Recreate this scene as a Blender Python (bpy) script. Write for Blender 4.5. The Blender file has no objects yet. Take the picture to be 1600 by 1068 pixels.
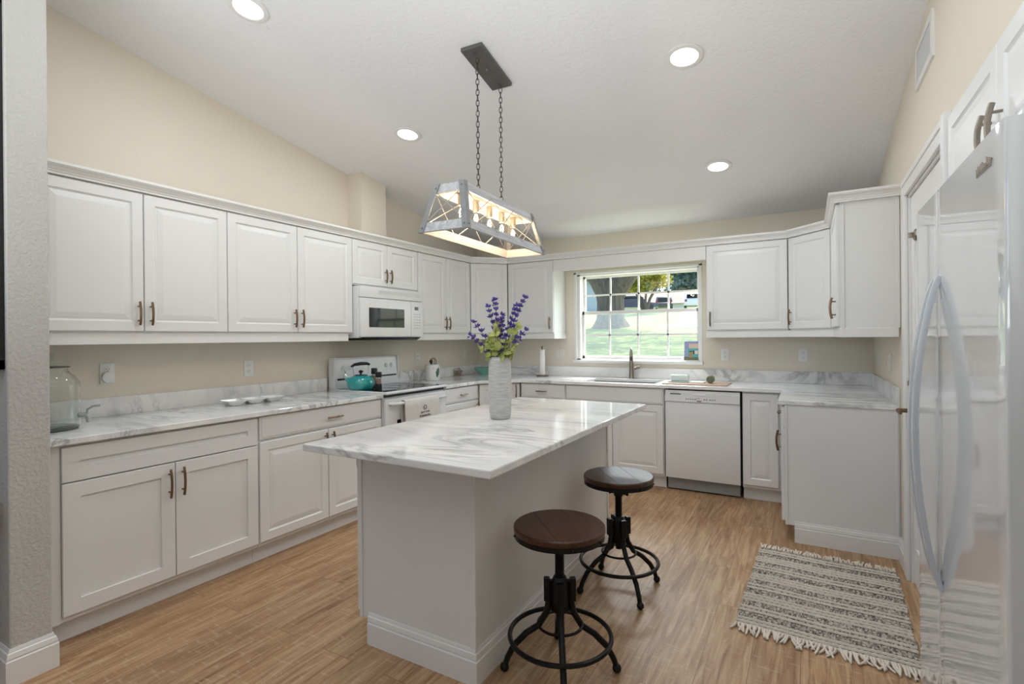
import bpy, bmesh, math, random
from mathutils import Vector, Matrix, Euler
random.seed(7)
S = bpy.context.scene
COL = S.collection
R = math.radians
PI = math.pi

# ------------------------------------------------------------------ camera
CAM = Vector((3.453, -5.1709, 1.3376))
F_PX, CY, YAW, PITCH, ROLL = 801.24, 527.43, 0.5221, -0.0004, 0.0090
_fw = Vector((-math.sin(YAW)*math.cos(PITCH), math.cos(YAW)*math.cos(PITCH), math.sin(PITCH)))
_rt = Vector((math.cos(YAW), math.sin(YAW), 0))
_up = _rt.cross(_fw)
_R = _rt*math.cos(ROLL) - _up*math.sin(ROLL)
_U = _rt*math.sin(ROLL) + _up*math.cos(ROLL)
cd = bpy.data.cameras.new('camera')
cam = bpy.data.objects.new('camera', cd)
COL.objects.link(cam)
cd.sensor_fit = 'HORIZONTAL'
cd.sensor_width = 36.0
cd.lens = 36.0*F_PX/1600.0
cd.shift_y = -(534.0-CY)/1600.0
cd.clip_start = 0.03
cd.clip_end = 500
m = Matrix.Identity(4)
for i in range(3):
    m[i][0] = _R[i]; m[i][1] = _U[i]; m[i][2] = -_fw[i]; m[i][3] = CAM[i]
cam.matrix_world = m
S.camera = cam

# ------------------------------------------------------------------ exposure, sky, sun, added fill lamps
vs = S.view_settings
S.display_settings.display_device = 'sRGB'
vs.view_transform = 'Standard'
vs.look = 'None'
vs.gamma = 1.0
vs.exposure = 0.33
vs.use_curve_mapping = False
wd = bpy.data.worlds.new('sky')
S.world = wd
wd.use_nodes = True
nt = wd.node_tree
nt.nodes.clear()
sk = nt.nodes.new('ShaderNodeTexSky')
sk.sky_type = 'NISHITA'
sk.sun_disc = False
sk.sun_elevation = R(58)
sk.sun_rotation = R(5)
sk.air_density = 1.0
sk.dust_density = 2.0
bg = nt.nodes.new('ShaderNodeBackground')
bg.inputs['Strength'].default_value = 0.42
wo = nt.nodes.new('ShaderNodeOutputWorld')
nt.links.new(sk.outputs[0], bg.inputs[0])
nt.links.new(bg.outputs[0], wo.inputs[0])

def light(name, kind, loc, power, color=(1, 1, 1), rot=None, size=None, size_y=None, spread=None, radius=None):
    d = bpy.data.lights.new(name, kind)
    d.energy = power
    d.color = color
    if kind == 'AREA':
        d.shape = 'RECTANGLE' if size_y else 'DISK'
        d.size = size
        if size_y: d.size_y = size_y
        if spread: d.spread = spread
    elif radius is not None:
        d.shadow_soft_size = radius
    o = bpy.data.objects.new(name, d)
    COL.objects.link(o)
    o.location = loc
    if rot: o.rotation_euler = rot
    return o

sun = bpy.data.lights.new('sun', 'SUN')
sun.energy = 5.0
sun.angle = R(0.8)
sun.color = (1.0, 0.95, 0.87)
so = bpy.data.objects.new('sun', sun)
COL.objects.link(so)
sdir = Vector((-0.10, -1.0, -1.75)).normalized()      # light travels towards the house from the street side
so.rotation_euler = sdir.to_track_quat('-Z', 'Y').to_euler()
so.location = (3, 20, 25)
# unseen fill lamps added to brighten the room by bouncing off the ceiling
light('added_bounce_fill', 'AREA', (2.1, -6.1, 1.5), 62, (0.90, 0.96, 1.0), (R(170), 0, 0), 3.2, 1.6)
light('added_bounce_fill', 'AREA', (2.75, -4.3, 1.95), 9.5, (0.90, 0.95, 1.0), (R(152), 0, 0), 1.3, 0.8)
# unseen fill lamp added outside above the kitchen window to strengthen incoming light
light('added_window_fill', 'AREA', (1.92, 1.0, 2.75), 150, (0.95, 0.98, 1.0), (R(-50), 0, 0), 1.8, 1.0)

# ------------------------------------------------------------------ colours and materials
def L(r, g, b, a=1.0):
    f = lambda c: (c/255)/12.92 if c/255 <= 0.04045 else (((c/255)+0.055)/1.055)**2.4
    return (f(r), f(g), f(b), a)

def newmat(name):
    mt = bpy.data.materials.new(name)
    mt.use_nodes = True
    n = mt.node_tree.nodes
    n.clear()
    o = n.new('ShaderNodeOutputMaterial')
    b = n.new('ShaderNodeBsdfPrincipled')
    mt.node_tree.links.new(b.outputs[0], o.inputs[0])
    return mt, mt.node_tree, b, o

def node(t, typ, **kw):
    n = t.nodes.new(typ)
    for k, v in kw.items():
        if k in n.inputs.keys(): n.inputs[k].default_value = v
        else: setattr(n, k, v)
    return n

def simple(name, col, rough=0.5, metal=0.0, var=0.02, scale=30, bump=0.0, bscale=200, coat=0.0, spec=0.5):
    mt, t, b, o = newmat(name)
    tc = node(t, 'ShaderNodeTexCoord')
    nz = node(t, 'ShaderNodeTexNoise', Scale=scale, Detail=3.0)
    t.links.new(tc.outputs['Object'], nz.inputs['Vector'])
    hsv = node(t, 'ShaderNodeMix', data_type='RGBA')
    c = col
    hsv.inputs[6].default_value = (c[0]*(1-var*2), c[1]*(1-var*2), c[2]*(1-var*2), 1)
    hsv.inputs[7].default_value = (min(1, c[0]*(1+var*2)), min(1, c[1]*(1+var*2)), min(1, c[2]*(1+var*2)), 1)
    t.links.new(nz.outputs[0], hsv.inputs[0])
    t.links.new(hsv.outputs[2], b.inputs['Base Color'])
    b.inputs['Roughness'].default_value = rough
    b.inputs['Metallic'].default_value = metal
    b.inputs['Coat Weight'].default_value = coat
    b.inputs['Specular IOR Level'].default_value = spec
    if bump:
        n2 = node(t, 'ShaderNodeTexNoise', Scale=bscale, Detail=3.0)
        t.links.new(tc.outputs['Object'], n2.inputs['Vector'])
        bp = node(t, 'ShaderNodeBump', Strength=bump, Distance=0.01)
        t.links.new(n2.outputs[0], bp.inputs['Height'])
        t.links.new(bp.outputs[0], b.inputs['Normal'])
    return mt

def ramp(t, stops):
    r = t.nodes.new('ShaderNodeValToRGB')
    e = r.color_ramp.elements
    e[0].position, e[0].color = stops[0]
    e[1].position, e[1].color = stops[-1]
    for p, c in stops[1:-1]:
        x = e.new(p); x.color = c
    return r

def stucco(name, col, scale, strength, rough=0.8):
    mt, t, b, o = newmat(name)
    tc = node(t, 'ShaderNodeTexCoord')
    nz = node(t, 'ShaderNodeTexNoise', Scale=scale, Detail=4.0, Roughness=0.55)
    t.links.new(tc.outputs['Object'], nz.inputs['Vector'])
    rp = ramp(t, [(0.42, (0, 0, 0, 1)), (0.58, (1, 1, 1, 1))])
    t.links.new(nz.outputs[0], rp.inputs[0])
    bp = node(t, 'ShaderNodeBump', Strength=strength, Distance=0.004)
    t.links.new(rp.outputs[0], bp.inputs['Height'])
    t.links.new(bp.outputs[0], b.inputs['Normal'])
    b.inputs['Base Color'].default_value = col
    b.inputs['Roughness'].default_value = rough
    return mt

def marble_mat():
    mt, t, b, o = newmat('white_marble')
    tc = node(t, 'ShaderNodeTexCoord')
    mp = node(t, 'ShaderNodeMapping')
    mp.inputs['Rotation'].default_value = (0.3, 0.2, R(58))
    mp.inputs['Scale'].default_value = (0.8, 3.2, 2.2)
    t.links.new(tc.outputs['Object'], mp.inputs['Vector'])
    # cloudy base
    n1 = node(t, 'ShaderNodeTexNoise', Scale=1.7, Detail=6.0, Roughness=0.62, Distortion=0.5)
    t.links.new(mp.outputs[0], n1.inputs['Vector'])
    base = ramp(t, [(0.27, L(196, 197, 200)), (0.42, L(232, 232, 232)), (0.60, L(247, 246, 244)), (0.80, L(236, 232, 225))])
    t.links.new(n1.outputs[0], base.inputs[0])
    # veins: ridges of a distorted noise
    n2 = node(t, 'ShaderNodeTexNoise', Scale=1.5, Detail=7.0, Roughness=0.6, Distortion=1.1)
    t.links.new(mp.outputs[0], n2.inputs['Vector'])
    sb = node(t, 'ShaderNodeMath', operation='SUBTRACT'); sb.inputs[1].default_value = 0.5
    ab = node(t, 'ShaderNodeMath', operation='ABSOLUTE')
    t.links.new(n2.outputs[0], sb.inputs[0]); t.links.new(sb.outputs[0], ab.inputs[0])
    vr = ramp(t, [(0.0, (1, 1, 1, 1)), (0.014, (0.6, 0.6, 0.6, 1)), (0.045, (0, 0, 0, 1))])
    t.links.new(ab.outputs[0], vr.inputs[0])
    n3 = node(t, 'ShaderNodeTexNoise', Scale=1.3, Detail=2.0)
    t.links.new(tc.outputs['Object'], n3.inputs['Vector'])
    mk = ramp(t, [(0.43, (0, 0, 0, 1)), (0.60, (1, 1, 1, 1))])
    t.links.new(n3.outputs[0], mk.inputs[0])
    mu = node(t, 'ShaderNodeMath', operation='MULTIPLY')
    t.links.new(vr.outputs[0], mu.inputs[0]); t.links.new(mk.outputs[0], mu.inputs[1])
    mu2 = node(t, 'ShaderNodeMath', operation='MULTIPLY'); mu2.inputs[1].default_value = 0.62
    t.links.new(mu.outputs[0], mu2.inputs[0])
    mx = node(t, 'ShaderNodeMix', data_type='RGBA')
    mx.inputs[7].default_value = L(105, 106, 114)
    t.links.new(mu2.outputs[0], mx.inputs[0]); t.links.new(base.outputs[0], mx.inputs[6])
    t.links.new(mx.outputs[2], b.inputs['Base Color'])
    b.inputs['Roughness'].default_value = 0.07
    b.inputs['Specular IOR Level'].default_value = 0.6
    return mt

def floor_mat():
    mt, t, b, o = newmat('oak_plank_floor')
    tc = node(t, 'ShaderNodeTexCoord')
    rot = node(t, 'ShaderNodeMapping')
    rot.inputs['Rotation'].default_value = (0, 0, R(90))
    t.links.new(tc.outputs['Object'], rot.inputs['Vector'])
    br = node(t, 'ShaderNodeTexBrick', Scale=1.0)
    br.inputs['Brick Width'].default_value = 1.22
    br.inputs['Row Height'].default_value = 0.18
    br.inputs['Mortar Size'].default_value = 0.0012
    br.inputs['Mortar Smooth'].default_value = 0.2
    br.inputs['Bias'].default_value = 0.0
    br.offset = 0.37
    br.inputs['Color1'].default_value = (0, 0, 0, 1)
    br.inputs['Color2'].default_value = (1, 1, 1, 1)
    br.inputs['Mortar'].default_value = (0.5, 0.5, 0.5, 1)
    t.links.new(rot.outputs[0], br.inputs['Vector'])
    # per-plank offset so the grain breaks at each board
    sx = node(t, 'ShaderNodeSeparateXYZ'); t.links.new(tc.outputs['Object'], sx.inputs[0])
    cx = node(t, 'ShaderNodeCombineXYZ')
    a1 = node(t, 'ShaderNodeMath', operation='MULTIPLY_ADD'); a1.inputs[1].default_value = 9.0
    t.links.new(br.outputs['Color'], a1.inputs[0]); t.links.new(sx.outputs[1], a1.inputs[2])
    t.links.new(sx.outputs[0], cx.inputs[0]); t.links.new(a1.outputs[0], cx.inputs[1])
    t.links.new(br.outputs['Color'], cx.inputs[2])
    m1 = node(t, 'ShaderNodeMapping'); m1.inputs['Scale'].default_value = (1, 0.07, 1)
    t.links.new(cx.outputs[0], m1.inputs['Vector'])
    g1 = node(t, 'ShaderNodeTexNoise', Scale=34.0, Detail=6.0, Roughness=0.62, Distortion=1.2)
    t.links.new(m1.outputs[0], g1.inputs['Vector'])
    m2 = node(t, 'ShaderNodeMapping'); m2.inputs['Scale'].default_value = (1, 0.16, 1)
    t.links.new(cx.outputs[0], m2.inputs['Vector'])
    g2 = node(t, 'ShaderNodeTexNoise', Scale=7.0, Detail=3.0, Roughness=0.5, Distortion=0.6)
    t.links.new(m2.outputs[0], g2.inputs['Vector'])
    # cross saw marks
    m3 = node(t, 'ShaderNodeMapping'); m3.inputs['Scale'].default_value = (0.25, 1.6, 1)
    t.links.new(cx.outputs[0], m3.inputs['Vector'])
    g3 = node(t, 'ShaderNodeTexNoise', Scale=60.0, Detail=2.0)
    t.links.new(m3.outputs[0], g3.inputs['Vector'])
    r3 = ramp(t, [(0.60, (0, 0, 0, 1)), (0.70, (1, 1, 1, 1))])
    t.links.new(g3.outputs[0], r3.inputs[0])
    c1 = ramp(t, [(0.30, L(104, 70, 45)), (0.42, L(150, 112, 79)), (0.55, L(182, 148, 113)), (0.70, L(206, 178, 146))])
    t.links.new(g1.outputs[0], c1.inputs[0])
    c2 = ramp(t, [(0.25, L(150, 112, 80)), (0.5, L(176, 140, 104)), (0.75, L(196, 166, 132))])
    t.links.new(g2.outputs[0], c2.inputs[0])
    mx = node(t, 'ShaderNodeMix', data_type='RGBA'); mx.inputs[0].default_value = 0.30
    t.links.new(c1.outputs[0], mx.inputs[6]); t.links.new(c2.outputs[0], mx.inputs[7])
    mz = node(t, 'ShaderNodeMath', operation='MULTIPLY'); mz.inputs[1].default_value = 0.42
    t.links.new(r3.outputs[0], mz.inputs[0])
    my = node(t, 'ShaderNodeMix', data_type='RGBA'); my.inputs[7].default_value = L(206, 184, 152)
    t.links.new(mz.outputs[0], my.inputs[0]); t.links.new(mx.outputs[2], my.inputs[6])
    # plank to plank tone
    tn = ramp(t, [(0.0, (0.86, 0.86, 0.87, 1)), (1.0, (1.06, 1.05, 1.03, 1))])
    t.links.new(br.outputs['Color'], tn.inputs[0])
    ml = node(t, 'ShaderNodeMix', data_type='RGBA', blend_type='MULTIPLY'); ml.inputs[0].default_value = 1.0
    t.links.new(my.outputs[2], ml.inputs[6]); t.links.new(tn.outputs[0], ml.inputs[7])
    mo = node(t, 'ShaderNodeMix', data_type='RGBA'); mo.inputs[7].default_value = L(92, 66, 44)
    mf = node(t, 'ShaderNodeMath', operation='MULTIPLY'); mf.inputs[1].default_value = 0.7
    t.links.new(br.outputs['Fac'], mf.inputs[0])
    t.links.new(mf.outputs[0], mo.inputs[0]); t.links.new(ml.outputs[2], mo.inputs[6])
    t.links.new(mo.outputs[2], b.inputs['Base Color'])
    bp = node(t, 'ShaderNodeBump', Strength=0.12, Distance=0.003)
    t.links.new(g1.outputs[0], bp.inputs['Height']); t.links.new(bp.outputs[0], b.inputs['Normal'])
    b.inputs['Roughness'].default_value = 0.42
    b.inputs['Specular IOR Level'].default_value = 0.35
    return mt

def wood_mat(name, dark, light_, scale=1.0, rough=0.35, axis=0):
    mt, t, b, o = newmat(name)
    tc = node(t, 'ShaderNodeTexCoord')
    mp = node(t, 'ShaderNodeMapping')
    sc = [18*scale]*3; sc[axis] = 1.6*scale
    mp.inputs['Scale'].default_value = sc
    t.links.new(tc.outputs['Object'], mp.inputs['Vector'])
    nz = node(t, 'ShaderNodeTexNoise', Scale=2.0, Detail=6.0, Roughness=0.6, Distortion=0.8)
    t.links.new(mp.outputs[0], nz.inputs['Vector'])
    rp = ramp(t, [(0.3, dark), (0.7, light_)])
    t.links.new(nz.outputs[0], rp.inputs[0])
    t.links.new(rp.outputs[0], b.inputs['Base Color'])
    b.inputs['Roughness'].default_value = rough
    return mt

def thin_glass(name, tint=(1, 1, 1, 1), refl=1.0, rough=0.0):
    mt, t, b, o = newmat(name)
    t.nodes.remove(b)
    tr = node(t, 'ShaderNodeBsdfTransparent'); tr.inputs[0].default_value = tint
    gl = node(t, 'ShaderNodeBsdfGlossy'); gl.inputs['Roughness'].default_value = rough
    fr = node(t, 'ShaderNodeFresnel'); fr.inputs[0].default_value = 1.45
    mu = node(t, 'ShaderNodeMath', operation='MULTIPLY'); mu.inputs[1].default_value = refl
    ge = node(t, 'ShaderNodeNewGeometry')                      # only the entering face of a thin pane reflects
    fb = node(t, 'ShaderNodeMath', operation='SUBTRACT'); fb.inputs[0].default_value = 1.0
    t.links.new(ge.outputs['Backfacing'], fb.inputs[1])
    fm = node(t, 'ShaderNodeMath', operation='MULTIPLY')
    t.links.new(fr.outputs[0], fm.inputs[0]); t.links.new(fb.outputs[0], fm.inputs[1])
    t.links.new(fm.outputs[0], mu.inputs[0])
    mx = node(t, 'ShaderNodeMixShader')
    t.links.new(mu.outputs[0], mx.inputs[0]); t.links.new(tr.outputs[0], mx.inputs[1]); t.links.new(gl.outputs[0], mx.inputs[2])
    t.links.new(mx.outputs[0], o.inputs[0])
    return mt

def emit(name, col, strength):
    mt, t, b, o = newmat(name)
    b.inputs['Base Color'].default_value = col
    b.inputs['Emission Color'].default_value = col
    b.inputs['Emission Strength'].default_value = strength
    return mt

def leafy(name, c1, c2, scale=4.0, trans=0.3):
    mt, t, b, o = newmat(name)
    tc = node(t, 'ShaderNodeTexCoord')
    nz = node(t, 'ShaderNodeTexNoise', Scale=scale, Detail=3.0)
    t.links.new(tc.outputs['Object'], nz.inputs['Vector'])
    rp = ramp(t, [(0.35, c1), (0.65, c2)])
    t.links.new(nz.outputs[0], rp.inputs[0])
    t.links.new(rp.outputs[0], b.inputs['Base Color'])
    b.inputs['Roughness'].default_value = 0.6
    tl = node(t, 'ShaderNodeBsdfTranslucent')
    t.links.new(rp.outputs[0], tl.inputs[0])
    mx = node(t, 'ShaderNodeMixShader'); mx.inputs[0].default_value = trans
    t.links.new(b.outputs[0], mx.inputs[1]); t.links.new(tl.outputs[0], mx.inputs[2])
    t.links.new(mx.outputs[0], o.inputs[0])
    return mt

M = {}
M['cab'] = simple('white_cabinet_paint', L(229, 229, 228), 0.38, var=0.006, scale=6)
M['cabB'] = M['cab']
M['trim'] = simple('white_trim_paint', L(232, 231, 229), 0.35, var=0.006, scale=8)
M['appl'] = simple('white_appliance_enamel', L(228, 229, 230), 0.18, var=0.004, scale=5)
M['fridge'] = simple('white_fridge_enamel', L(226, 229, 232), 0.05, var=0.003, scale=3, spec=0.9, coat=0.6)
M['gap'] = simple('dark_gap', L(45, 42, 40), 0.8)
M['wall'] = stucco('cream_wall_paint', L(226, 218, 202), 70, 0.10)
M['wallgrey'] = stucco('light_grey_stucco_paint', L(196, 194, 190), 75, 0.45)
M['ceil'] = stucco('knockdown_ceiling', L(238, 238, 239), 42, 0.26)
M['floor'] = floor_mat()
M['marble'] = marble_mat()
M['nickel'] = simple('brushed_nickel', L(150, 141, 130), 0.32, 1.0, var=0.05, scale=90)
M['bronze'] = simple('warm_bronze', L(128, 104, 80), 0.33, 1.0, var=0.05, scale=90)
M['steel'] = simple('steel', L(185, 185, 186), 0.22, 1.0, var=0.03)
M['chrome'] = simple('chrome', L(215, 215, 216), 0.08, 1.0, var=0.01)
M['black'] = simple('black_metal', L(28, 26, 25), 0.42, 0.6, var=0.08, scale=60)
M['blackpl'] = simple('black_plastic', L(22, 22, 24), 0.35)
M['blackgl'] = simple('black_glass', L(30, 33, 38), 0.05, spec=0.45)
M['stoolwood'] = wood_mat('dark_walnut', L(45, 25, 17), L(92, 55, 36), 1.0, 0.32, 0)
M['stooledge'] = wood_mat('walnut_edge', L(60, 32, 18), L(104, 62, 38), 1.0, 0.35, 0)
M['plate'] = simple('ivory_switch_plastic', L(232, 228, 220), 0.4)
M['platew'] = simple('white_outlet_plastic', L(234, 234, 234), 0.4)
M['galv'] = wood_mat('grey_washed_metal', L(150, 152, 154), L(200, 202, 203), 1.2, 0.5, 1)
M['galvd'] = simple('dark_galvanised', L(112, 111, 108), 0.45, 0.6, var=0.10, scale=18)
M['galvs'] = simple('strap_metal', L(134, 135, 135), 0.5, 0.35, var=0.08, scale=25)
M['galvl'] = simple('galvanised_inner', L(214, 206, 196), 0.5, 0.1, var=0.03)
M['socket'] = simple('lamp_socket', L(178, 158, 138), 0.4, 0.3)
M['rod'] = simple('wire_rod', L(172, 168, 160), 0.4, 0.5)
M['chain'] = simple('chain_metal', L(78, 74, 70), 0.45, 0.7)
M['bulbglass'] = thin_glass('bulb_glass', (1, 0.97, 0.92, 1))
M['filament'] = emit('filament_glow', L(255, 214, 160), 60)
M['down'] = emit('downlight_lens', L(255, 250, 242), 2.2)
M['glass'] = thin_glass('window_glass', (0.97, 0.99, 0.98, 1), 0.8)
mt, t, bb_, oo_ = newmat('ribbed_cement')
tcx = node(t, 'ShaderNodeTexCoord'); mpx = node(t, 'ShaderNodeMapping'); mpx.inputs['Scale'].default_value = (16, 16, 230)
t.links.new(tcx.outputs['Object'], mpx.inputs['Vector'])
nzx = node(t, 'ShaderNodeTexNoise', Scale=1.0, Detail=4.0, Roughness=.6); t.links.new(mpx.outputs[0], nzx.inputs['Vector'])
rpx = ramp(t, [(.3, L(172, 171, 169)), (.6, L(206, 205, 202)), (.75, L(216, 215, 212))]); t.links.new(nzx.outputs[0], rpx.inputs[0]); t.links.new(rpx.outputs[0], bb_.inputs['Base Color'])
bpx = node(t, 'ShaderNodeBump', Strength=.35, Distance=.003); t.links.new(nzx.outputs[0], bpx.inputs['Height']); t.links.new(bpx.outputs[0], bb_.inputs['Normal'])
bb_.inputs['Roughness'].default_value = .85
M['vase'] = mt
M['stem'] = simple('green_stem', L(104, 118, 66), 0.6, var=0.1)
M['purple'] = leafy('purple_petals', L(70, 52, 140), L(112, 92, 178), 60, 0.2)
M['lime'] = leafy('lime_leaves', L(150, 160, 84), L(196, 202, 124), 30, 0.3)
M['teal'] = simple('teal_enamel', L(46, 160, 158), 0.12, var=0.02, coat=0.6)
M['tealbowl'] = simple('sea_green_glaze', L(128, 186, 172), 0.25, var=0.06, scale=20)
M['ceramic'] = simple('white_ceramic', L(232, 232, 230), 0.2, var=0.01)
M['leafprint'] = simple('green_leaf_print', L(70, 104, 84), 0.4, var=0.2, scale=60)
M['paper'] = simple('paper', L(236, 233, 228), 0.9, var=0.02)
M['cloth'] = simple('linen_cloth', L(216, 213, 208), 0.9, var=0.03, scale=40, bump=0.15, bscale=400)
M['print'] = simple('dark_print', L(84, 80, 78), 0.8)
M['tan'] = wood_mat('tan_board', L(176, 146, 124), L(204, 178, 156), 1.0, 0.5, 0)
M['beige'] = simple('beige_metal', L(150, 136, 118), 0.5, 0.2)
M['brown'] = simple('brown_wire', L(110, 78, 54), 0.45, 0.4)
M['greenjar'] = simple('sage_jar', L(150, 158, 128), 0.35, var=0.05)
M['greenlid'] = simple('sage_lid', L(104, 112, 88), 0.35, var=0.1, scale=60)

def jar_glass():
    mt, t, b, o = newmat('clear_jar_glass')
    b.inputs['Base Color'].default_value = (0.96, 0.99, 0.97, 1)
    b.inputs['Roughness'].default_value = 0.02
    b.inputs['Transmission Weight'].default_value = 1.0
    b.inputs['IOR'].default_value = 1.42
    return mt
M['jar'] = jar_glass()
M['jarthin'] = thin_glass('thin_jar_glass', (0.955, 0.972, 0.955, 1), 1.0, 0.01)

# ------------------------------------------------------------------ mesh helpers
def NB():
    return bmesh.new()

def box(bm, x0, x1, y0, y1, z0, z1, bev=0.0, seg=2, mi=0, mat=None):
    ps = [(x0, y0, z0), (x1, y0, z0), (x1, y1, z0), (x0, y1, z0), (x0, y0, z1), (x1, y0, z1), (x1, y1, z1), (x0, y1, z1)]
    if mat is not None: ps = [mat @ Vector(p) for p in ps]
    v = [bm.verts.new(p) for p in ps]
    fs = []
    for q in ((0, 3, 2, 1), (4, 5, 6, 7), (0, 1, 5, 4), (1, 2, 6, 5), (2, 3, 7, 6), (3, 0, 4, 7)):
        f = bm.faces.new([v[i] for i in q]); f.material_index = mi; fs.append(f)
    if bev > 0:
        es = list({e for f in fs for e in f.edges})
        r = bmesh.ops.bevel(bm, geom=es, offset=bev, segments=seg, profile=0.6, affect='EDGES')
        for f in r['faces']: f.material_index = mi
    return bm

def prism(bm, poly, a0, a1, axis='z', mi=0):
    """extrude a 2D polygon; axis z: (x,y); axis x: (y,z); axis y: (x,z)"""
    def P(p, a):
        if axis == 'z': return (p[0], p[1], a)
        if axis == 'x': return (a, p[0], p[1])
        return (p[0], a, p[1])
    A = [bm.verts.new(P(p, a0)) for p in poly]
    B = [bm.verts.new(P(p, a1)) for p in poly]
    n = len(poly)
    fs = [bm.faces.new(A[::-1]), bm.faces.new(B)]
    for i in range(n):
        j = (i+1) % n
        fs.append(bm.faces.new((A[i], A[j], B[j], B[i])))
    for f in fs: f.material_index = mi
    return fs

def lathe(bm, prof, n=32, c=(0, 0, 0), mi=0, axis='z', caps=True, mat=None):
    rings = []
    for r, z in prof:
        ring = []
        for k in range(1 if r < 2e-4 else n):
            a = 2*PI*k/n
            rc, rs = (0, 0) if r < 2e-4 else (r*math.cos(a), r*math.sin(a))
            if axis == 'z': p = Vector((c[0]+rc, c[1]+rs, c[2]+z))
            elif axis == 'y': p = Vector((c[0]+rc, c[1]+z, c[2]+rs))
            else: p = Vector((c[0]+z, c[1]+rc, c[2]+rs))
            if mat is not None: p = mat @ p
            ring.append(bm.verts.new(p))
        rings.append(ring)
    for A, B in zip(rings[:-1], rings[1:]):
        for k in range(n):
            k2 = (k+1) % n
            if len(A) == 1 and len(B) == 1: break
            if len(A) == 1: f = bm.faces.new((A[0], B[k2], B[k]))
            elif len(B) == 1: f = bm.faces.new((A[k], A[k2], B[0]))
            else: f = bm.faces.new((A[k], A[k2], B[k2], B[k]))
            f.material_index = mi
    if caps:
        if len(rings[0]) > 1: bm.faces.new(rings[0][::-1]).material_index = mi
        if len(rings[-1]) > 1: bm.faces.new(rings[-1]).material_index = mi
    return rings

def tube(bm, pts, r, n=8, closed=False, mi=0, flat=None, caps=True):
    pts = [Vector(p) for p in pts]
    N = len(pts)
    rr = r if isinstance(r, (list, tuple)) else [r]*N
    tang = []
    for i in range(N):
        a = pts[(i-1) % N] if (closed or i > 0) else pts[i]
        b_ = pts[(i+1) % N] if (closed or i < N-1) else pts[i]
        d = b_-a
        tang.append(d.normalized() if d.length > 1e-9 else Vector((0, 0, 1)))
    t0 = tang[0]
    ref = Vector((0, 0, 1)) if abs(t0.z) < 0.9 else Vector((1, 0, 0))
    nrm = (ref - t0*ref.dot(t0)).normalized()
    rings = []
    for i in range(N):
        if i > 0:
            nrm = (nrm - tang[i]*nrm.dot(tang[i]))
            nrm = nrm.normalized() if nrm.length > 1e-6 else tang[i].orthogonal().normalized()
        bi = tang[i].cross(nrm)
        fl = flat or 1.0
        rings.append([bm.verts.new(pts[i] + nrm*math.cos(2*PI*k/n)*rr[i] + bi*math.sin(2*PI*k/n)*rr[i]*fl) for k in range(n)])
    M_ = N if closed else N-1
    for i in range(M_):
        A, B = rings[i], rings[(i+1) % N]
        for k in range(n):
            f = bm.faces.new((A[k], A[(k+1) % n], B[(k+1) % n], B[k])); f.material_index = mi
    if not closed and caps:
        bm.faces.new(rings[0][::-1]).material_index = mi
        bm.faces.new(rings[-1]).material_index = mi
    return bm

def ball(bm, c, r, n=12, m_=8, mi=0, sz=1.0):
    prof = [(max(1e-6, r*math.sin(PI*i/m_)), -r*sz*math.cos(PI*i/m_)) for i in range(m_+1)]
    lathe(bm, prof, n, c, mi, caps=False)

def panel(bm, x0, x1, z0, z1, yb, yf, prof, mi=0):
    """door leaf: profile of (inset, depth behind the face) rings, front towards -Y"""
    rings = []
    for ins, dy in prof:
        y = yf+dy
        rings.append([bm.verts.new(p) for p in ((x0+ins, y, z0+ins), (x1-ins, y, z0+ins), (x1-ins, y, z1-ins), (x0+ins, y, z1-ins))])
    back = [bm.verts.new(p) for p in ((x0, yb, z0), (x1, yb, z0), (x1, yb, z1), (x0, yb, z1))]
    seq = [back]+rings
    for A, B in zip(seq[:-1], seq[1:]):
        for k in range(4):
            bm.faces.new((A[k], A[(k+1) % 4], B[(k+1) % 4], B[k])).material_index = mi
    bm.faces.new(rings[-1]).material_index = mi
    bm.faces.new(back[::-1]).material_index = mi

RAISED = [(0, .004), (.0015, .0015), (.004, 0), (.053, 0), (.056, .0035), (.060, .007), (.066, .007), (.069, .0055), (.092, .0012), (.096, .001)]
SHAKER = [(0, .002), (.002, 0), (.064, 0), (.0645, .009), (.066, .0095)]
SLAB = [(0, .008), (.003, .004), (.012, .003), (.0135, .0005), (.017, 0)]
FLAT = [(0, .003), (.003, 0)]

def sweep(bm, path, prof, mi=0, closed_ends=True):
    """profile (out, z) swept along a 2D path, out = to the right of travel"""
    P = [Vector((p[0], p[1])) for p in path]
    n = len(P)
    ms = []
    for i in range(n):
        ns = []
        if i > 0:
            d = (P[i]-P[i-1]).normalized(); ns.append(Vector((d.y, -d.x)))
        if i < n-1:
            d = (P[i+1]-P[i]).normalized(); ns.append(Vector((d.y, -d.x)))
        if len(ns) == 2: ms.append((ns[0]+ns[1])/(1+ns[0].dot(ns[1])))
        else: ms.append(ns[0])
    rings = [[bm.verts.new((P[i].x+ms[i].x*o, P[i].y+ms[i].y*o, z)) for o, z in prof] for i in range(n)]
    k_ = len(prof)
    for i in range(n-1):
        for k in range(k_):
            bm.faces.new((rings[i][k], rings[i+1][k], rings[i+1][(k+1) % k_], rings[i][(k+1) % k_])).material_index = mi
    if closed_ends:
        bm.faces.new(rings[0]).material_index = mi
        bm.faces.new(rings[-1][::-1]).material_index = mi

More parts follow.
